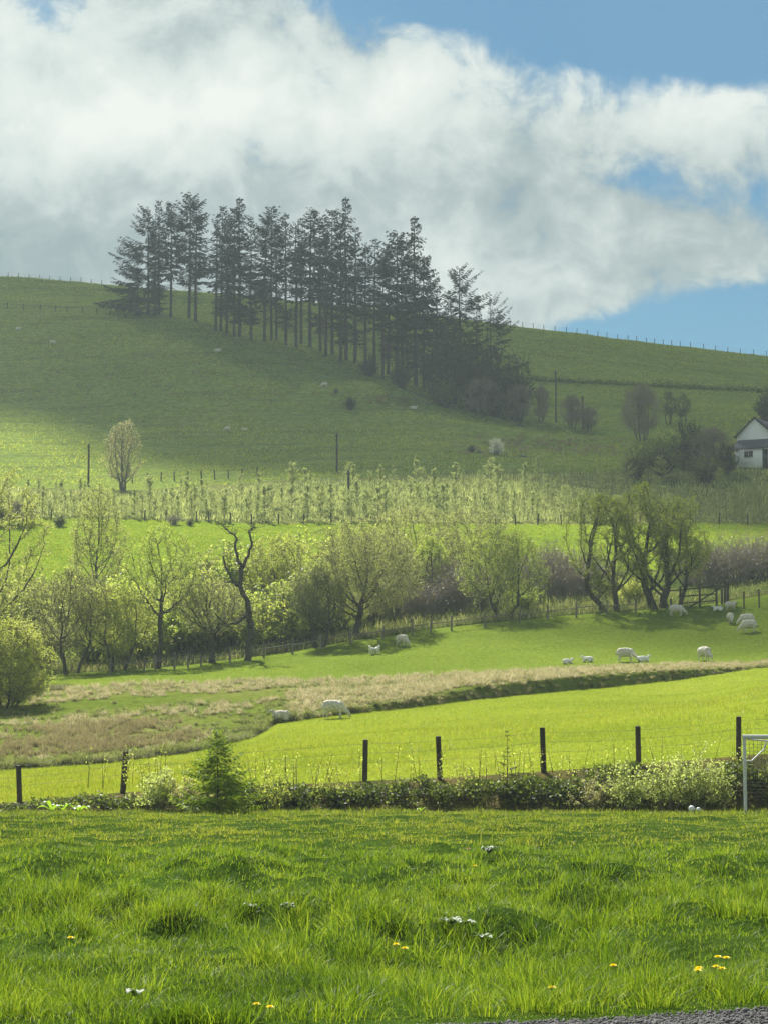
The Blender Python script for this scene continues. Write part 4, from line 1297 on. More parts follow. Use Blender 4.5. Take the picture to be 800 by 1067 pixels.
mb = MB(); mb.box(((dx0 + dx1) / 2, -pd + .1, .95), (dx1 - dx0, .06, 2.4)); mb.build('door', M['glass_dark'], po)
mb = MB(); mb.box((-.35, -pd + .01, 1.55), (1.3, .05, .85)); w_ = mb.build('window', M['glass_dark'], po)
mb = MB(); mb.box((-.35, -pd - .03, 1.55), (.07, .05, .85)); mb.box((-.35, -pd - .06, 1.09), (1.5, .14, .07)); mb.build('sill', M['white_paint'], w_)
for yy in (1.6, 4.4, 7.2):
    mb = MB(); mb.box((GW / 2 + .01, yy, 3.3), (.06, .9, 1.1)); w_ = mb.build('window', M['glass_dark'], ch)
    mb = MB(); mb.box((GW / 2 + .05, yy, 3.3), (.05, .07, 1.1)); mb.box((GW / 2 + .07, yy, 2.7), (.16, 1.1, .1)); mb.build('sill', M['white_paint'], w_)
mb = MB(); mb.box((GW / 2 + .02, 3.0, 1.0), (.07, .95, 2.05)); mb.build('door', M['wood_dark'], ch)
mb = MB(); tubes(mb, [(GW / 2 - .1, -.06, -.2)], [(GW / 2 - .1, -.06, EV - .3)], .06, .06, 6); mb.build('drainpipe', M['wood_dark'], ch)


# ------------------------------------------------------------------ sheep
def fuse(name, parts, mat, voxel, smooth=4):
    """parts: (centre, radii, axis tilt about y) ellipsoids and (p0, p1, r0, r1) limbs, fused into one skin."""
    bm = bmesh.new()
    for p in parts:
        if len(p) == 4:
            a, b = Vector(p[0]), Vector(p[1]); n = 7
            for i in range(n):
                t_ = i / (n - 1); r = p[2] + (p[3] - p[2]) * t_
                bmesh.ops.create_icosphere(bm, subdivisions=2, radius=r, matrix=Matrix.Translation(a.lerp(b, t_)))
        else:
            mt = Matrix.Translation(p[0]) @ Matrix.Rotation(p[2], 4, 'Y') @ Matrix.Diagonal((*p[1], 1))
            bmesh.ops.create_icosphere(bm, subdivisions=3, radius=1, matrix=mt)
    me = bpy.data.meshes.new(name); bm.to_mesh(me); bm.free()
    ob = bpy.data.objects.new(name, me); COL.objects.link(ob)
    md = ob.modifiers.new('r', 'REMESH'); md.mode = 'VOXEL'; md.voxel_size = voxel
    sm = ob.modifiers.new('s', 'SMOOTH'); sm.iterations = smooth; sm.factor = .5
    dg = bpy.context.evaluated_depsgraph_get()
    res = bpy.data.meshes.new_from_object(ob.evaluated_get(dg)); bpy.data.objects.remove(ob)
    res.name = name; res.materials.clear(); res.materials.append(mat)
    for p_ in res.polygons:
        p_.use_smooth = True
    return res


def sheep_mesh(pose, lamb=False):
    f = .74 if lamb else 1.0
    lie = pose == 'lying'
    dz = -.30 if lie else 0.0
    P = [((-.05, 0, .63 + dz), (.54, .31 * f, .31 * f), 0), ((-.32, 0, .62 + dz), (.30, .31 * f, .31 * f), 0), ((.28, 0, .61 + dz), (.29, .27 * f, .29 * f), 0)]
    if pose == 'grazing':
        hd = Vector((.80, .02, .20)); P += [((.42, 0, .58), (.74, .02, .30), .17 * f, .10), ((.74, .02, .29), (.84, .02, .10), .085, .055)]
        e_dir = Vector((.0, 1, .1)); ear = Vector((.72, .02, .31))
    elif lie:
        P += [((.40, 0, .40), (.58, 0, .60), .15 * f, .10), ((.58, 0, .62), (.80, .02, .55), .09, .055)]
        ear = Vector((.57, 0, .67)); e_dir = Vector((-.1, 1, .1))
    else:
        P += [((.40, 0, .70), (.60, 0, .90), .17 * f, .10), ((.60, 0, .93), (.82, 0, .84), .09, .055)]
        ear = Vector((.59, 0, .98)); e_dir = Vector((-.1, 1, .1))
    for sg in (-1, 1):
        d = Vector((e_dir.x, sg * e_dir.y, e_dir.z))
        P.append((ear + d * .07, ear + d * .19, .035, .022))
    P.append(((-.60, 0, .66 + dz), (-.66, 0, .44 + dz), .06, .035))
    for sg in (-1, 1):
        if lie:
            P += [((-.34, sg * .20, .18), (-.10, sg * .27, .08), .12, .06), ((-.10, sg * .27, .06), (-.40, sg * .28, .04), .045, .035)]
            P += [((.36, sg * .15, .16), (.52, sg * .16, .05), .08, .04), ((.52, sg * .16, .04), (.32, sg * .19, .035), .04, .032)]
        else:
            st = .05 * sg
            P += [((-.40, sg * .13, .50), (-.34, sg * .14, .36), .13 * f, .085), ((-.34, sg * .14, .36), (-.48 + st, sg * .14, .22), .075, .045), ((-.48 + st, sg * .14, .22), (-.44 + st, sg * .14, .03), .042, .038)]
            P += [((.30, sg * .12, .46), (.33 - st, sg * .12, .24), .10 * f, .048), ((.33 - st, sg * .12, .24), (.32 - st, sg * .12, .03), .046, .04)]
    me = fuse('sheep', P, M['fleece_lamb'] if lamb else M['fleece'], .026)
    n = len(me.vertices); co = np.zeros(n * 3, np.float32); me.vertices.foreach_get('co', co); co = co.reshape(-1, 3)
    nr_ = np.zeros(n * 3, np.float32); me.vertices.foreach_get('normal', nr_); nr_ = nr_.reshape(-1, 3)
    w_ = np.clip((co[:, 2] - .34 - dz) / .12, 0, 1) * np.clip((.55 - co[:, 0]) / .15, 0, 1)
    co += nr_ * (w_ * (vnoise(co[:, 0] * 16, co[:, 1] * 16, co[:, 2] * 16, 5) - .4) * .05)[:, None]
    me.vertices.foreach_set('co', co.ravel()); me.update()
    return me


SHEEP = {('e', p): sheep_mesh(p) for p in ('grazing', 'standing', 'lying')}
SHEEP.update({('l', p): sheep_mesh(p, True) for p in ('standing', 'lying')})
FL = [  # u, v, kind, pose, heading in degrees (0 = to the right), scale, label
    (348, 749, 'e', 'grazing', -12, 1.05, 'large ewe grazing on the edge of the marsh, head to the right'),
    (293, 752, 'e', 'lying', 200, .85, 'sheep lying half hidden in the tussocks left of the large ewe'),
    (387, 682, 'l', 'standing', 250, .62, 'left lamb of the pair standing together on the pasture'),
    (393, 682, 'l', 'standing', 290, .62, 'right lamb of the pair standing together on the pasture'),
    (419, 674, 'e', 'grazing', -50, .95, 'ewe grazing just above the pair of lambs'),
    (591, 692, 'l', 'lying', 20, .62, 'leftmost lamb lying above the ditch bank'),
    (612, 690, 'l', 'lying', 160, .66, 'lamb lying with raised head above the ditch bank'),
    (652, 690, 'e', 'grazing', -8, 1.02, 'ewe grazing beside her lamb above the ditch bank'),
    (670, 690, 'l', 'lying', 10, .72, 'lamb lying just right of the ewe above the ditch bank'),
    (734, 689, 'e', 'grazing', -65, 1.05, 'plump ewe grazing towards the viewer above the end of the ditch'),
    (705, 642, 'e', 'grazing', -14, .95, 'ewe grazing right below the timber pen trees'),
    (748, 637, 'l', 'lying', 180, .66, 'small lamb lying beside the timber pen posts'),
    (761, 636, 'e', 'standing', 20, .72, 'sheep standing nearest the timber pen posts'),
    (761, 650, 'e', 'grazing', -90, .85, 'sheep grazing head on towards the viewer below the pen'),
    (778, 652, 'e', 'grazing', 190, .95, 'farther of the two ewes grazing leftwards at the right edge'),
    (780, 659, 'e', 'grazing', 186, .98, 'nearer of the two ewes grazing leftwards at the right edge'),
    (227, 367, 'e', 'lying', 0, 1.0, 'distant sheep lying high on the hill below the spruces'),
    (338, 404, 'e', 'grazing', 180, 1.0, 'distant sheep on the knoll below the spruce trunks'),
    (431, 427, 'e', 'lying', 20, 1.0, 'distant sheep lying left of the hill thicket'),
    (237, 449, 'e', 'grazing', 180, .8, 'distant sheep on the middle of the hill, left of another'),
    (255, 449, 'e', 'lying', 180, .7, 'distant sheep on the middle of the hill, right of another'),
    (55, 359, 'e', 'grazing', 10, .9, 'distant sheep on the upper left hill below the wire fence'),
    (19, 344, 'e', 'lying', 10, .9, 'leftmost distant sheep high on the hill'),
]
for u, v, kd, pose, hd, sc, lab in FL:
    o = bpy.data.objects.new('lamb' if kd == 'l' else 'sheep', SHEEP[(kd, pose)]); COL.objects.link(o)
    o.location = G(u, v); o.rotation_euler = (0, 0, R(hd)); o.scale = (sc * .95,) * 3
    tag(o, lab, 'lamb' if kd == 'l' else 'sheep', 'sheep on the pastures')

# ------------------------------------------------------------------ hedge
rs = np.random.RandomState(91)
hedge = thing('bramble_hedge', 'dark tangled bramble hedge along the far edge of the lawn', 'hedge', (0, 67.6, 0))
st, fo = MB(), MB()
A, B, LC = [], [], []
xs = np.linspace(-13.6, 13.6, 420)
for x in xs:
    u = 400 + UK * x / 67.6
    # height of the hedge top in the picture
    vt = np.interp(u, [-80, 0, 60, 120, 200, 280, 330, 430, 520, 600, 640, 720, 760, 800, 880], [839, 838, 837, 832, 827, 828, 821, 814, 811, 806, 804, 808, 794, 788, 784])
    top = (788 - vt) / F * 67.6 + EYE + 1.15 * float(fbm(np.array([x * .9]), np.array([3.0]), 4)[0])
    dens = .35 if u < 110 else (.72 if u < 640 else 1.0)
    for k in range(int(150 * dens) + 10):
        y = 67.6 + rs.normal(0, .55)
        gz = h1(x, y) if k < 1 else gz
        z = gz + max(.03, (top - gz)) * rs.uniform(0, 1) ** .8
        LC.append((x + rs.normal(0, .08), y - 67.6, z + rs.normal(0, .05)))
    for k in range(2):
        a = np.array([x + rs.normal(0, .1), rs.normal(0, .5), -.05]); hh = max(.2, top) * rs.uniform(.6, 1.1)
        d = rs.normal(0, .35, 2)
        P = [a, a + np.array([d[0] * .5, d[1] * .4, hh * .7]), a + np.array([d[0] * 1.4, d[1], hh]), a + np.array([d[0] * 2.4, d[1] * 1.4, hh * .75])]
        poly_tube(st, P, [.011, .009, .006, .003], 4)
LC = np.array(LC)
keep = vnoise(LC[:, 0] * 2.2 + 9, LC[:, 1] * 2.2 + 9, LC[:, 2] * 2.6 + 9, 6) > .36
leaves(fo, LC[keep], .095, rs, 0, .7)
for k in range(150):
    x = rs.uniform(-12.5, 12.5); u = 400 + UK * x / 67.6
    if u < 90:
        continue
    y = rs.normal(0, .3); z0 = h1(x, y + 67.6) + .5; hh = rs.uniform(.5, 1.15); d = rs.normal(0, .14, 2)
    P = [np.array([x, y, z0]), np.array([x + d[0] * .5, y + d[1] * .5, z0 + hh * .55]), np.array([x + d[0], y + d[1], z0 + hh])]
    poly_tube(st, P, [.008, .006, .003], 4)
    m_ = rs.randint(10, 36); t_ = rs.uniform(.2, 1, (m_, 1))
    leaves(fo, P[0] + (P[2] - P[0]) * t_ + rs.normal(0, .06, (m_, 3)), .06, rs, 1)
st.build('stems', M['twig_dark'], hedge); fo.build('foliage', [M['leaf_bramble'], M['leaf_yellow']], hedge)

# shrubs and small spruces in the hedge
HS = [  # u, base v, top v, half width px, leaf, n, leaf size, label
    (168, 846, 797, 34, 'leaf_pale', 1200, .07, 'pale airy willow shrub left of the small spruce'),
    (195, 848, 812, 30, 'leaf_grey', 1400, .06, 'grey green low shrub touching the small spruce'),
    (285, 842, 800, 22, 'leaf_yellow', 700, .06, 'thin yellowish shrub right of the small spruce'),
    (345, 836, 806, 26, 'leaf_yellow', 500, .06, 'sparse yellowish twigs above the hedge left of a post'),
    (480, 826, 786, 16, 'leaf_yellow', 450, .05, 'sparse twiggy shoots in the hedge beside the middle posts'),
    (612, 842, 806, 22, 'leaf_grey', 900, .06, 'low pale shrub at the left of the big pale shrubs'),
    (648, 844, 790, 34, 'leaf_pale', 1500, .07, 'pale yellow green shrub below the second post from the goal'),
    (692, 846, 782, 40, 'leaf_pale', 1900, .07, 'largest pale yellow green shrub near the goal'),
    (722, 847, 779, 28, 'leaf_pale', 1500, .065, 'greener shrub with dark stems nearest the goal post'),
    (750, 842, 800, 18, 'leaf_pale', 600, .06, 'low yellowish shrub touching the goal post'),
]
for i, (u, v0, v1, hw, lf, n, ls, lab) in enumerate(HS):
    loc = AT(u, 66.2 if v0 > 838 else 67.6)
    hh = EYE + ray(u, v1)[1] * loc.y - loc.z; w = hw / F * loc.y
    ms = bush(hh, w, 900 + i, 22 if n > 1000 else 12, 10, int(n * 1.7), ls * 1.05, 'twig_dark' if lf == 'leaf_fresh' else 'twig_olive', lf, .6, .009, .32)
    plant_bush('shrub', lab, 'bush', loc, ms, i * 1.1, 'shrubs along the hedge')
loc = AT(229, 65.6); h = EYE + ray(229, 763)[1] * loc.y - loc.z
plant_tree('young_spruce', 'fresh green young spruce in front of the hedge with a long leader', 'tree', loc, conifer(h, .02, 1.6, 950, dens=1.5, topw=.9, needle='needle_fresh', bare=0, nsz=.2, step=.34, rad=.03), 0, 'young spruces in the hedge')
loc = AT(527, 67.0); h = EYE + ray(527, 761)[1] * loc.y - loc.z
plant_tree('young_spruce', 'thin dark young spruce with a bare leader in the hedge', 'tree', loc, conifer(h, .05, .8, 951, dens=.75, topw=1.6, needle='leaf_dull', bare=0, nsz=.12, step=.9, rad=.02), 0, 'young spruces in the hedge')


def leafy_plant(name, label, loc, n, ll, lw, mat, rs, up=.7, group=None):
    """Rosette of broad ribbed leaves on short stalks."""
    t = thing(name, label, 'plant', loc, rs.uniform(0, 6), group)
    for k in range(n):
        az = k / n * 6.28 + rs.uniform(-.4, .4); L = ll * rs.uniform(.7, 1.15); W = lw * rs.uniform(.8, 1.2); el = up * rs.uniform(.6, 1.2)
        d = np.array([math.cos(az), math.sin(az), 0]); sd = np.array([-d[1], d[0], 0])
        V_, q = [], []
        m = 7
        for i in range(m):
            t_ = i / (m - 1)
            wid = W * math.sin(math.pi * (t_ * .88 + .06)) ** .8 * (1 + .12 * math.sin(i * 2.1))
            z = L * (el * t_ - .75 * el * t_ ** 2.4) + .03
            c = d * L * t_ * (1 - .3 * el) + np.array([0, 0, z])
            V_ += [c - sd * wid / 2 + np.array([0, 0, wid * .18]), c, c + sd * wid / 2 + np.array([0, 0, wid * .18])]
            if i:
                b = 3 * i
                q += [[b - 3, b - 2, b + 1, b], [b - 2, b - 1, b + 2, b + 1]]
        MB().add(V_, q).build('leaf', mat, t, True)
    return t


rs = np.random.RandomState(17)
DOCK = [(58, 846, 5, .55, .2, 'dock', 'bright backlit dock plant at the foot of the hedge by the left post', 1.1), (86, 846, 5, .5, .2, 'dock', 'second bright dock plant right of the one by the left post', 1.1),
        (70, 848, 4, .4, .16, 'dock', 'smaller dock between the two bright dock plants', 1.2), (219, 850, 3, .5, .22, 'dock', 'single upright dock leaf clump under the young spruce', 1.3), (438, 847, 3, .25, .1, 'dock', 'small dock by the middle of the hedge', 1.1),
        (509, 899, 8, .26, .11, 'dock_grey', 'broad leaved dock plant in the middle of the lawn', .95), (470, 977, 6, .19, .08, 'dock_grey', 'pale silvery leaved plant in the lawn', .7), (502, 997, 4, .16, .085, 'dock_grey', 'whitish leaf plant right of the silvery one in the lawn', .55),
        (484, 982, 4, .15, .07, 'dock_grey', 'little silvery plant between the two pale plants', .6), (300, 966, 4, .17, .07, 'dock_grey', 'grey leaved plant beside a grass tuft on the left of the lawn', .9), (262, 957, 3, .14, .05, 'dock_grey', 'small grey leaf left of the grey leaved plant', .7),
        (141, 1057, 3, .13, .09, 'dock_grey', 'grey green leaf at the bottom left of the lawn', .8)]
for u, v, n, ll, lw, mt, lab, up in DOCK:
    if mt == 'dock_grey':
        n, ll, lw, up = int(n * 1.9), ll * .85, lw * .72, up * 1.25
    leafy_plant('dock_plant', lab, (AT(u, 65.4) if 840 < v < 851 else G(u, v)) + Vector((0, 0, .07 if v > 851 else 0)), n, ll, lw, M[mt], rs, up, 'broad leaved plants in the lawn')


def dandelion(label, loc, rs, r=.021, mat='petal', hgt=.13, group='dandelions in the lawn'):
    t = thing('dandelion', label, 'flower', loc, rs.uniform(0, 6), group)
    mb = MB(); lx = rs.normal(0, .02, 2); poly_tube(mb, [(0, 0, -.02), (lx[0] * .4, lx[1] * .4, hgt * .6), (lx[0], lx[1], hgt)], [.003, .0028, .0026], 5); mb.build('stem', M['dock'], t)
    mb = MB()
    for ring, (n, rr, el) in enumerate([(16, 1.0, .25), (14, .85, .7), (12, .7, 1.4), (8, .55, 3)]):
        for k in range(n):
            az = k / n * 6.28 + ring * .2 + rs.uniform(-.1, .1)
            d = np.array([math.cos(az), math.sin(az), el]); d = d / np.linalg.norm(d) * r * rr * 1.1; sd = np.array([-math.sin(az), math.cos(az), 0]) * r * .16
            c = np.array([lx[0], lx[1], hgt])
            mb.add([c - sd * .4, c + sd * .4, c + d + sd, c + d - sd], [[0, 1, 2, 3]])
    mb.build('flower_head', M[mat], t)


for (u, v, lab) in [(417, 999, 'left dandelion of the pair near the silvery plants'), (424, 1002, 'right dandelion of the pair near the silvery plants'), (577, 1040, 'single dandelion close to the gravel edge'),
                    (637, 1021, 'single dandelion between the gravel and the right cluster'), (745, 1013, 'top left dandelion of the cluster by the gravel'), (757, 1013, 'top right dandelion of the cluster by the gravel'),
                    (741, 1023, 'middle dandelion of the cluster by the gravel'), (732, 1027, 'lower left dandelion of the cluster by the gravel'), (750, 1026, 'lower right dandelion of the cluster by the gravel'), (728, 1025, 'leftmost dandelion of the cluster by the gravel'),
                    (265, 1059, 'left dandelion of the pair at the bottom of the lawn'), (279, 1061, 'right dandelion of the pair at the bottom of the lawn'), (72, 993, 'small dandelion at the left of the lawn'), (493, 908, 'orange dandelion under the withered flower head')]:
    loc = G(u, v + 8)
    dandelion(lab, loc, rs, .03 if v < 1050 else .026, 'petal', .14 if v < 1030 else .10)
dandelion('withered pinkish flower head beside the broad leaved dock plant', G(489, 906), rs, .035, 'petal_old', .26, 'dandelions in the lawn')

# white balls by the shrub and the goal
for u, r, lab in [(717, .085, 'larger white ball in the grass under the shrub near the goal'), (724, .06, 'smaller white ball right of the larger one under the shrub')]:
    bm = bmesh.new(); bmesh.ops.create_uvsphere(bm, u_segments=24, v_segments=16, radius=r)
    me = bpy.data.meshes.new('ball'); bm.to_mesh(me); bm.free(); me.materials.append(M['white_ball'])
    for p_ in me.polygons:
        p_.use_smooth = True
    o = bpy.data.objects.new('ball', me); COL.objects.link(o)
    l_ = AT(u, 63.5); o.location = (l_.x, l_.y, l_.z + r + .06); tag(o, lab, 'ball', 'white balls in the grass')
loc = AT(772.5, 64.6)
goal = thing('goal', 'small white football goal frame with chipped paint at the right edge', 'goal', loc, R(-4))
top = EYE + ray(772, 768)[1] * loc.y - loc.z
W_ = 3.6
for x in (0, W_):
    mb = MB(); poly_tube(mb, [(x, 0, -.2), (x, 0, top)], .047, 12); mb.build('post', M['white_paint'], goal, True)
mb = MB(); poly_tube(mb, [(-.055, 0, top), (W_ + .055, 0, top)], .06, 12); mb.build('crossbar', M['white_paint'], goal, True)
for x in (0, W_):
    mb = MB(); sgn = 1 if x == 0 else -1
    poly_tube(mb, [(x + sgn * .03, .03, top * .68), (x + sgn * .22, .25, top * .685), (x + sgn * .62, .8, top * .84), (x + sgn * .7, .85, top * .95), (x + sgn * .1, .06, top * .97)], .022, 8)
    mb.build('net_bracket', M['white_paint'], goal, True)
mb = MB(); poly_tube(mb, [(.7, .85, top * .95), (W_ - .7, .85, top * .95)], .022, 8); mb.build('back_bar', M['white_paint'], goal, True)
# dark net
mb = MB()
gx_ = np.linspace(.1, W_ - .1, 30); gz_ = np.linspace(.35, top * .95, 18)
for z in gz_:
    tubes(mb, [(gx_[0], .95 + .2 * (1 - z / top), z)], [(gx_[-1], .95 + .2 * (1 - z / top), z)], .005, .005, 3)
for x in gx_:
    tubes(mb, [(x, 1.1, gz_[0])], [(x, .92, gz_[-1])], .005, .005, 3)
mb.build('net', M['twig_dark'], goal)

# ------------------------------------------------------------------ light
SUN_EL, SUN_AZ = 46.0, -18.0     # azimuth from straight ahead, negative to the left
sd = Vector((math.sin(R(SUN_AZ)) * math.cos(R(SUN_EL)), math.cos(R(SUN_AZ)) * math.cos(R(SUN_EL)), math.sin(R(SUN_EL))))
sl = bpy.data.lights.new('sun', 'SUN'); sl.energy = 5.0; sl.angle = R(.55); sl.color = (1, .96, .88)
so = bpy.data.objects.new('sun', sl); COL.objects.link(so)
so.rotation_euler = sd.to_track_quat('Z', 'Y').to_euler()


# unseen clouds added between sun and valley, shaped to throw the cloud shadows
def cloud(name, label, spots, height, seed, mat='cloud'):
    rs = np.random.RandomState(seed)
    bm = bmesh.new()
    for (gx0, gy0, r) in spots:
        gz0 = h1(gx0, gy0)
        s_ = (height - gz0) / sd.z
        c = Vector((gx0, gy0, gz0)) + sd * s_
        for k in range(3):
            rr = r * rs.uniform(.6, .95)
            mt = Matrix.Translation(c + Vector((rs.normal(0, r * .25), rs.normal(0, r * .25), rs.uniform(0, r * .5)))) @ Matrix.Diagonal((rr, rr, rr * .7, 1))
            bmesh.ops.create_icosphere(bm, subdivisions=3, radius=1, matrix=mt)
    me = bpy.data.meshes.new('lumps'); bm.to_mesh(me); bm.free()
    ob = bpy.data.objects.new('lumps', me); COL.objects.link(ob)
    md = ob.modifiers.new('r', 'REMESH'); md.mode = 'VOXEL'; md.voxel_size = 7
    sm = ob.modifiers.new('s', 'SMOOTH'); sm.iterations = 6
    dg = bpy.context.evaluated_depsgraph_get()
    res = bpy.data.meshes.new_from_object(ob.evaluated_get(dg)); bpy.data.objects.remove(ob)
    n = len(res.vertices); co = np.zeros(n * 3, np.float32); res.vertices.foreach_get('co', co); co = co.reshape(-1, 3)
    nr_ = np.zeros(n * 3, np.float32); res.vertices.foreach_get('normal', nr_); nr_ = nr_.reshape(-1, 3)
    co += nr_ * ((vnoise(co[:, 0] / 16, co[:, 1] / 16, co[:, 2] / 16, seed) - .5) * 16 + (vnoise(co[:, 0] / 6, co[:, 1] / 6, co[:, 2] / 6, seed) - .5) * 6)[:, None]
    res.vertices.foreach_set('co', co.ravel()); res.update()
    res.materials.clear(); res.materials.append(M[mat])
    for p_ in res.polygons:
        p_.use_smooth = True
    o = bpy.data.objects.new(name, res); COL.objects.link(o)
    return tag(o, label, 'cloud', kind='structure')


for cname, THIN in (('cloud', .34), ('wisp', .62)):
  m, nt, N, L = new_mat(cname + '_vapour')
  df = N.new('ShaderNodeBsdfDiffuse'); df.inputs[0].default_value = (.9, .9, .9, 1)
  tl = N.new('ShaderNodeBsdfTranslucent'); tl.inputs[0].default_value = (.9, .9, .9, 1)
  tp = N.new('ShaderNodeBsdfTransparent')
  m1 = N.new('ShaderNodeMixShader'); L.new(df.outputs[0], m1.inputs[1]); L.new(tl.outputs[0], m1.inputs[2])
  m2 = N.new('ShaderNodeMixShader'); m2.inputs[0].default_value = THIN; L.new(m1.outputs[0], m2.inputs[1]); L.new(tp.outputs[0], m2.inputs[2])
  ou = N.new('ShaderNodeOutputMaterial'); L.new(m2.outputs[0], ou.inputs[0])
  M[cname] = m

CLOUD_H = 1300
spots = []
for u, Y, r in [(190, 326, 10), (160, 336, 10), (125, 350, 10), (85, 368, 10), (45, 388, 10), (5, 408, 11), (-45, 420, 13), (-110, 430, 16), (-190, 440, 20), (210, 362, 17), (170, 385, 18), (115, 415, 20), (270, 350, 22), (60, 440, 22), (0, 450, 24), (-90, 465, 28), (-180, 475, 34), (150, 440, 30), (230, 400, 30), (320, 360, 30), (600, 430, 30), (700, 430, 30), (800, 430, 30), (900, 430, 34), (560, 480, 32), (680, 480, 32), (800, 480, 32), (920, 480, 34), (460, 490, 30), (-60, 510, 32), (80, 500, 32), (200, 490, 30), (320, 490, 30), (-200, 510, 34), (240, 450, 30), (320, 420, 32), (400, 380, 30), (400, 440, 30), (350, 470, 26),
                (480, 370, 30), (560, 350, 28), (480, 430, 26), (420, 335, 24), (520, 325, 22), (640, 335, 26), (720, 330, 26), (800, 330, 28), (900, 340, 34), (640, 370, 22), (560, 390, 24), (720, 365, 24), (810, 365, 24), (350, 330, 16), (680, 285, 16), (760, 285, 18), (840, 285, 20), (720, 262, 14), (800, 262, 16), (620, 315, 16), (720, 310, 16)]:
    spots.append(((u - 400) / UK * Y, Y, r))
cloud('cloud', 'unseen thin cloud high over the hill, shaped to cast shade on its slopes', spots, CLOUD_H, 4)
spots = []
for u, Y, r in [(560, 158, 6), (620, 160, 7), (690, 160, 8), (760, 160, 8), (840, 162, 9), (920, 164, 10), (620, 172, 7), (700, 174, 8), (780, 174, 8), (860, 176, 9), (500, 164, 5)]:
    spots.append(((u - 400) / UK * Y, Y, r))
cloud('cloud', 'unseen small cloud wisp over the sheep pasture, shaped to shade its right side', spots, 700, 6, 'wisp')

# ------------------------------------------------------------------ sky
w = bpy.data.worlds.new('World'); SC.world = w; w.use_nodes = True
nt = w.node_tree; N, L = nt.nodes, nt.links; N.clear()
sky = N.new('ShaderNodeTexSky'); sky.sky_type = 'NISHITA'; sky.sun_disc = False
sky.sun_elevation = R(SUN_EL); sky.sun_rotation = R(SUN_AZ); sky.air_density = 1.0; sky.dust_density = .5; sky.ozone_density = 1
bg = N.new('ShaderNodeBackground'); bg.inputs['Strength'].default_value = .05
L.new(mixc(nt, 1.0, sky.outputs[0], (.32, .55, .62), 'MULTIPLY'), bg.inputs[0])
tc = N.new('ShaderNodeTexCoord'); sep = N.new('ShaderNodeSeparateXYZ'); L.new(tc.outputs['Generated'], sep.inputs[0])


def mth(op, a, b=None, c=None, clamp=False):
    m_ = N.new('ShaderNodeMath'); m_.operation = op; m_.use_clamp = clamp
    for i, x in enumerate((a, b, c)):
        if x is None:
            continue
        if isinstance(x, (int, float)):
            m_.inputs[i].default_value = x
        else:
            L.new(x, m_.inputs[i])
    return m_.outputs[0]


yy = mth('MAXIMUM', sep.outputs[1], .12)
az = mth('DIVIDE', sep.outputs[0], yy)       # tangent of the bearing
el = mth('DIVIDE', sep.outputs[2], yy)       # tangent of the height
cv = N.new('ShaderNodeCombineXYZ'); L.new(az, cv.inputs[0]); L.new(el, cv.inputs[1])
vec = cv.outputs[0]
px = lambda u, v: ray(u, v)
n_big = noise(nt, 9, 7, .58, vec, .5).outputs['Fac']
n_mid = noise(nt, 26, 7, .62, vec, .4).outputs['Fac']
n_fine = noise(nt, 60, 6, .6, vec, .3).outputs['Fac']
n_soft = noise(nt, 7, 3, .5, vec, .3).outputs['Fac']


def blob(u, v, ru, rv):
    a0, b0 = px(u, v)
    dx = mth('DIVIDE', mth('SUBTRACT', az, a0), ru / F); dy = mth('DIVIDE', mth('SUBTRACT', el, b0), rv / F)
    d = mth('ADD', mth('MULTIPLY', dx, dx), mth('MULTIPLY', dy, dy))
    return mth('POWER', 2.718, mth('MULTIPLY', d, -1.0))


# cover = soft body minus the clear patches, broken up by noise
cover = 1.0
for (u, v, ru, rv, am) in [(640, -60, 260, 120, 2.0), (790, 20, 150, 62, 1.3), (690, -10, 120, 75, .9), (480, -25, 120, 45, 1.0), (400, -10, 60, 26, .5), (30, 10, 70, 40, .55), (800, 335, 120, 50, 1.35), (690, 357, 100, 28, 1.15), (850, 205, 100, 55, .55), (660, 178, 60, 30, .5), (730, 200, 70, 34, .38), (600, 352, 50, 18, .5)]:
    cover = mth('SUBTRACT', cover, mth('MULTIPLY', blob(u, v, ru, rv), am))
ov = N.new('ShaderNodeMapRange'); ov.interpolation_type = 'SMOOTHSTEP'; L.new(sep.outputs[2], ov.inputs[0]); ov.inputs[1].default_value = .42; ov.inputs[2].default_value = .75; ov.inputs[4].default_value = .6
cover = mth('SUBTRACT', cover, ov.outputs[0])
bh = N.new('ShaderNodeMapRange'); bh.interpolation_type = 'SMOOTHSTEP'; L.new(sep.outputs[1], bh.inputs[0]); bh.inputs[1].default_value = .1; bh.inputs[2].default_value = .5; bh.inputs[3].default_value = .25; bh.inputs[4].default_value = 0
cover = mth('SUBTRACT', cover, bh.outputs[0])
cover = mth('ADD', cover, mth('MULTIPLY', mth('SUBTRACT', n_mid, .5), 1.6))
cover = mth('ADD', cover, mth('MULTIPLY', mth('SUBTRACT', n_big, .5), .9))
cover = mth('ADD', cover, mth('MULTIPLY', mth('SUBTRACT', n_fine, .5), .75))
mr = N.new('ShaderNodeMapRange'); mr.interpolation_type = 'SMOOTHSTEP'; L.new(cover, mr.inputs[0]); mr.inputs[1].default_value = .18; mr.inputs[2].default_value = .74
mask = mr.outputs[0]
shade = mth('ADD', mth('MULTIPLY', n_soft, .45), mth('ADD', mth('MULTIPLY', n_mid, .55), mth('MULTIPLY', mth('SUBTRACT', n_fine, .5), .22)))
for (u, v, ru, rv, am) in [(100, 130, 170, 60, .22), (300, 110, 200, 60, .12), (520, 90, 160, 60, .13), (760, 110, 110, 40, .12), (60, 250, 200, 60, -.09), (330, 190, 170, 50, -.10), (560, 200, 160, 60, -.03), (480, 300, 150, 60, .03)]:
    shade = mth('ADD', shade, mth('MULTIPLY', blob(u, v, ru, rv), am))
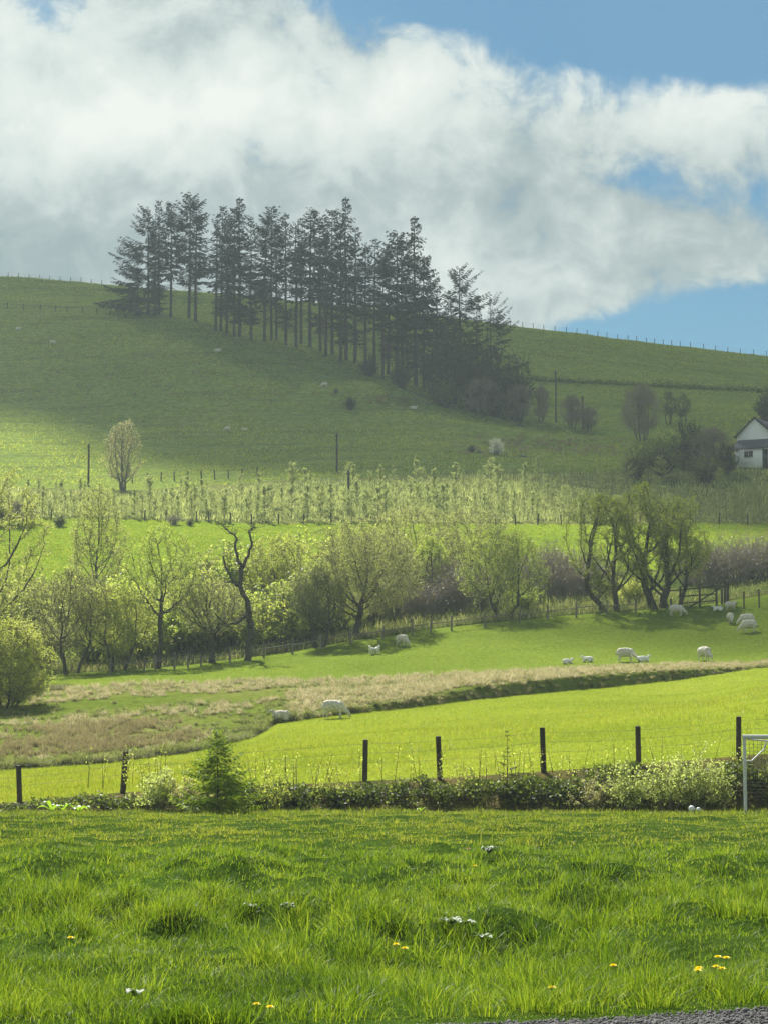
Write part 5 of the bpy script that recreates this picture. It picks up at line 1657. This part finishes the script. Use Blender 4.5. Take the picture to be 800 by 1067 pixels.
shade = mth('MULTIPLY_ADD', mth('SUBTRACT', shade, .5), 1.2, .5)
cr_ = ramp(N, [(.36, .45, .46), (.48, .57, .57), (.72, .80, .77), (.93, .97, .92)], [.28, .42, .58, .8]); L.new(shade, cr_.inputs[0])
bc = N.new('ShaderNodeBackground'); bc.inputs['Strength'].default_value = .415; L.new(cr_.outputs[0], bc.inputs[0])
mxs = N.new('ShaderNodeMixShader'); L.new(mask, mxs.inputs[0]); L.new(bg.outputs[0], mxs.inputs[1]); L.new(bc.outputs[0], mxs.inputs[2])
wo = N.new('ShaderNodeOutputWorld'); L.new(mxs.outputs[0], wo.inputs[0])

# ------------------------------------------------------------------ haze
HAZE = .00028
if HAZE:
    m, nt, N, L = new_mat('haze_air')
    pv = N.new('ShaderNodeVolumePrincipled'); pv.inputs['Color'].default_value = (.78, .95, .97, 1); pv.inputs['Density'].default_value = HAZE; pv.inputs['Anisotropy'].default_value = .0
    ou = N.new('ShaderNodeOutputMaterial'); L.new(pv.outputs[0], ou.inputs['Volume'])
    mb = MB(); mb.box((0, 700, 69), (2800, 1700, 142)); o = mb.build('haze', m)
    tag(o, 'thin pale haze filling the air of the valley', 'haze', kind='stuff')

# ------------------------------------------------------------------ camera and output
cd = bpy.data.cameras.new('camera'); co_ = bpy.data.objects.new('camera', cd); COL.objects.link(co_)
cd.sensor_fit = 'HORIZONTAL'; cd.sensor_width = 36; cd.lens = 36 * F / 800; cd.clip_start = .1; cd.clip_end = 8000
co_.location = (0, 0, EYE); co_.rotation_euler = (math.pi / 2 + PITCH, 0, 0)
SC.camera = co_
SC.view_settings.view_transform = 'Standard'; SC.view_settings.look = 'None'; SC.view_settings.exposure = 1.22; SC.view_settings.gamma = 1
SC.view_settings.use_curve_mapping = False
SC.render.engine = 'CYCLES'
SC.cycles.max_bounces = 6; SC.cycles.diffuse_bounces = 3; SC.cycles.transmission_bounces = 4; SC.cycles.transparent_max_bounces = 12; SC.cycles.volume_bounces = 0
SC.cycles.use_denoising = True
SC.cycles.use_adaptive_sampling = True
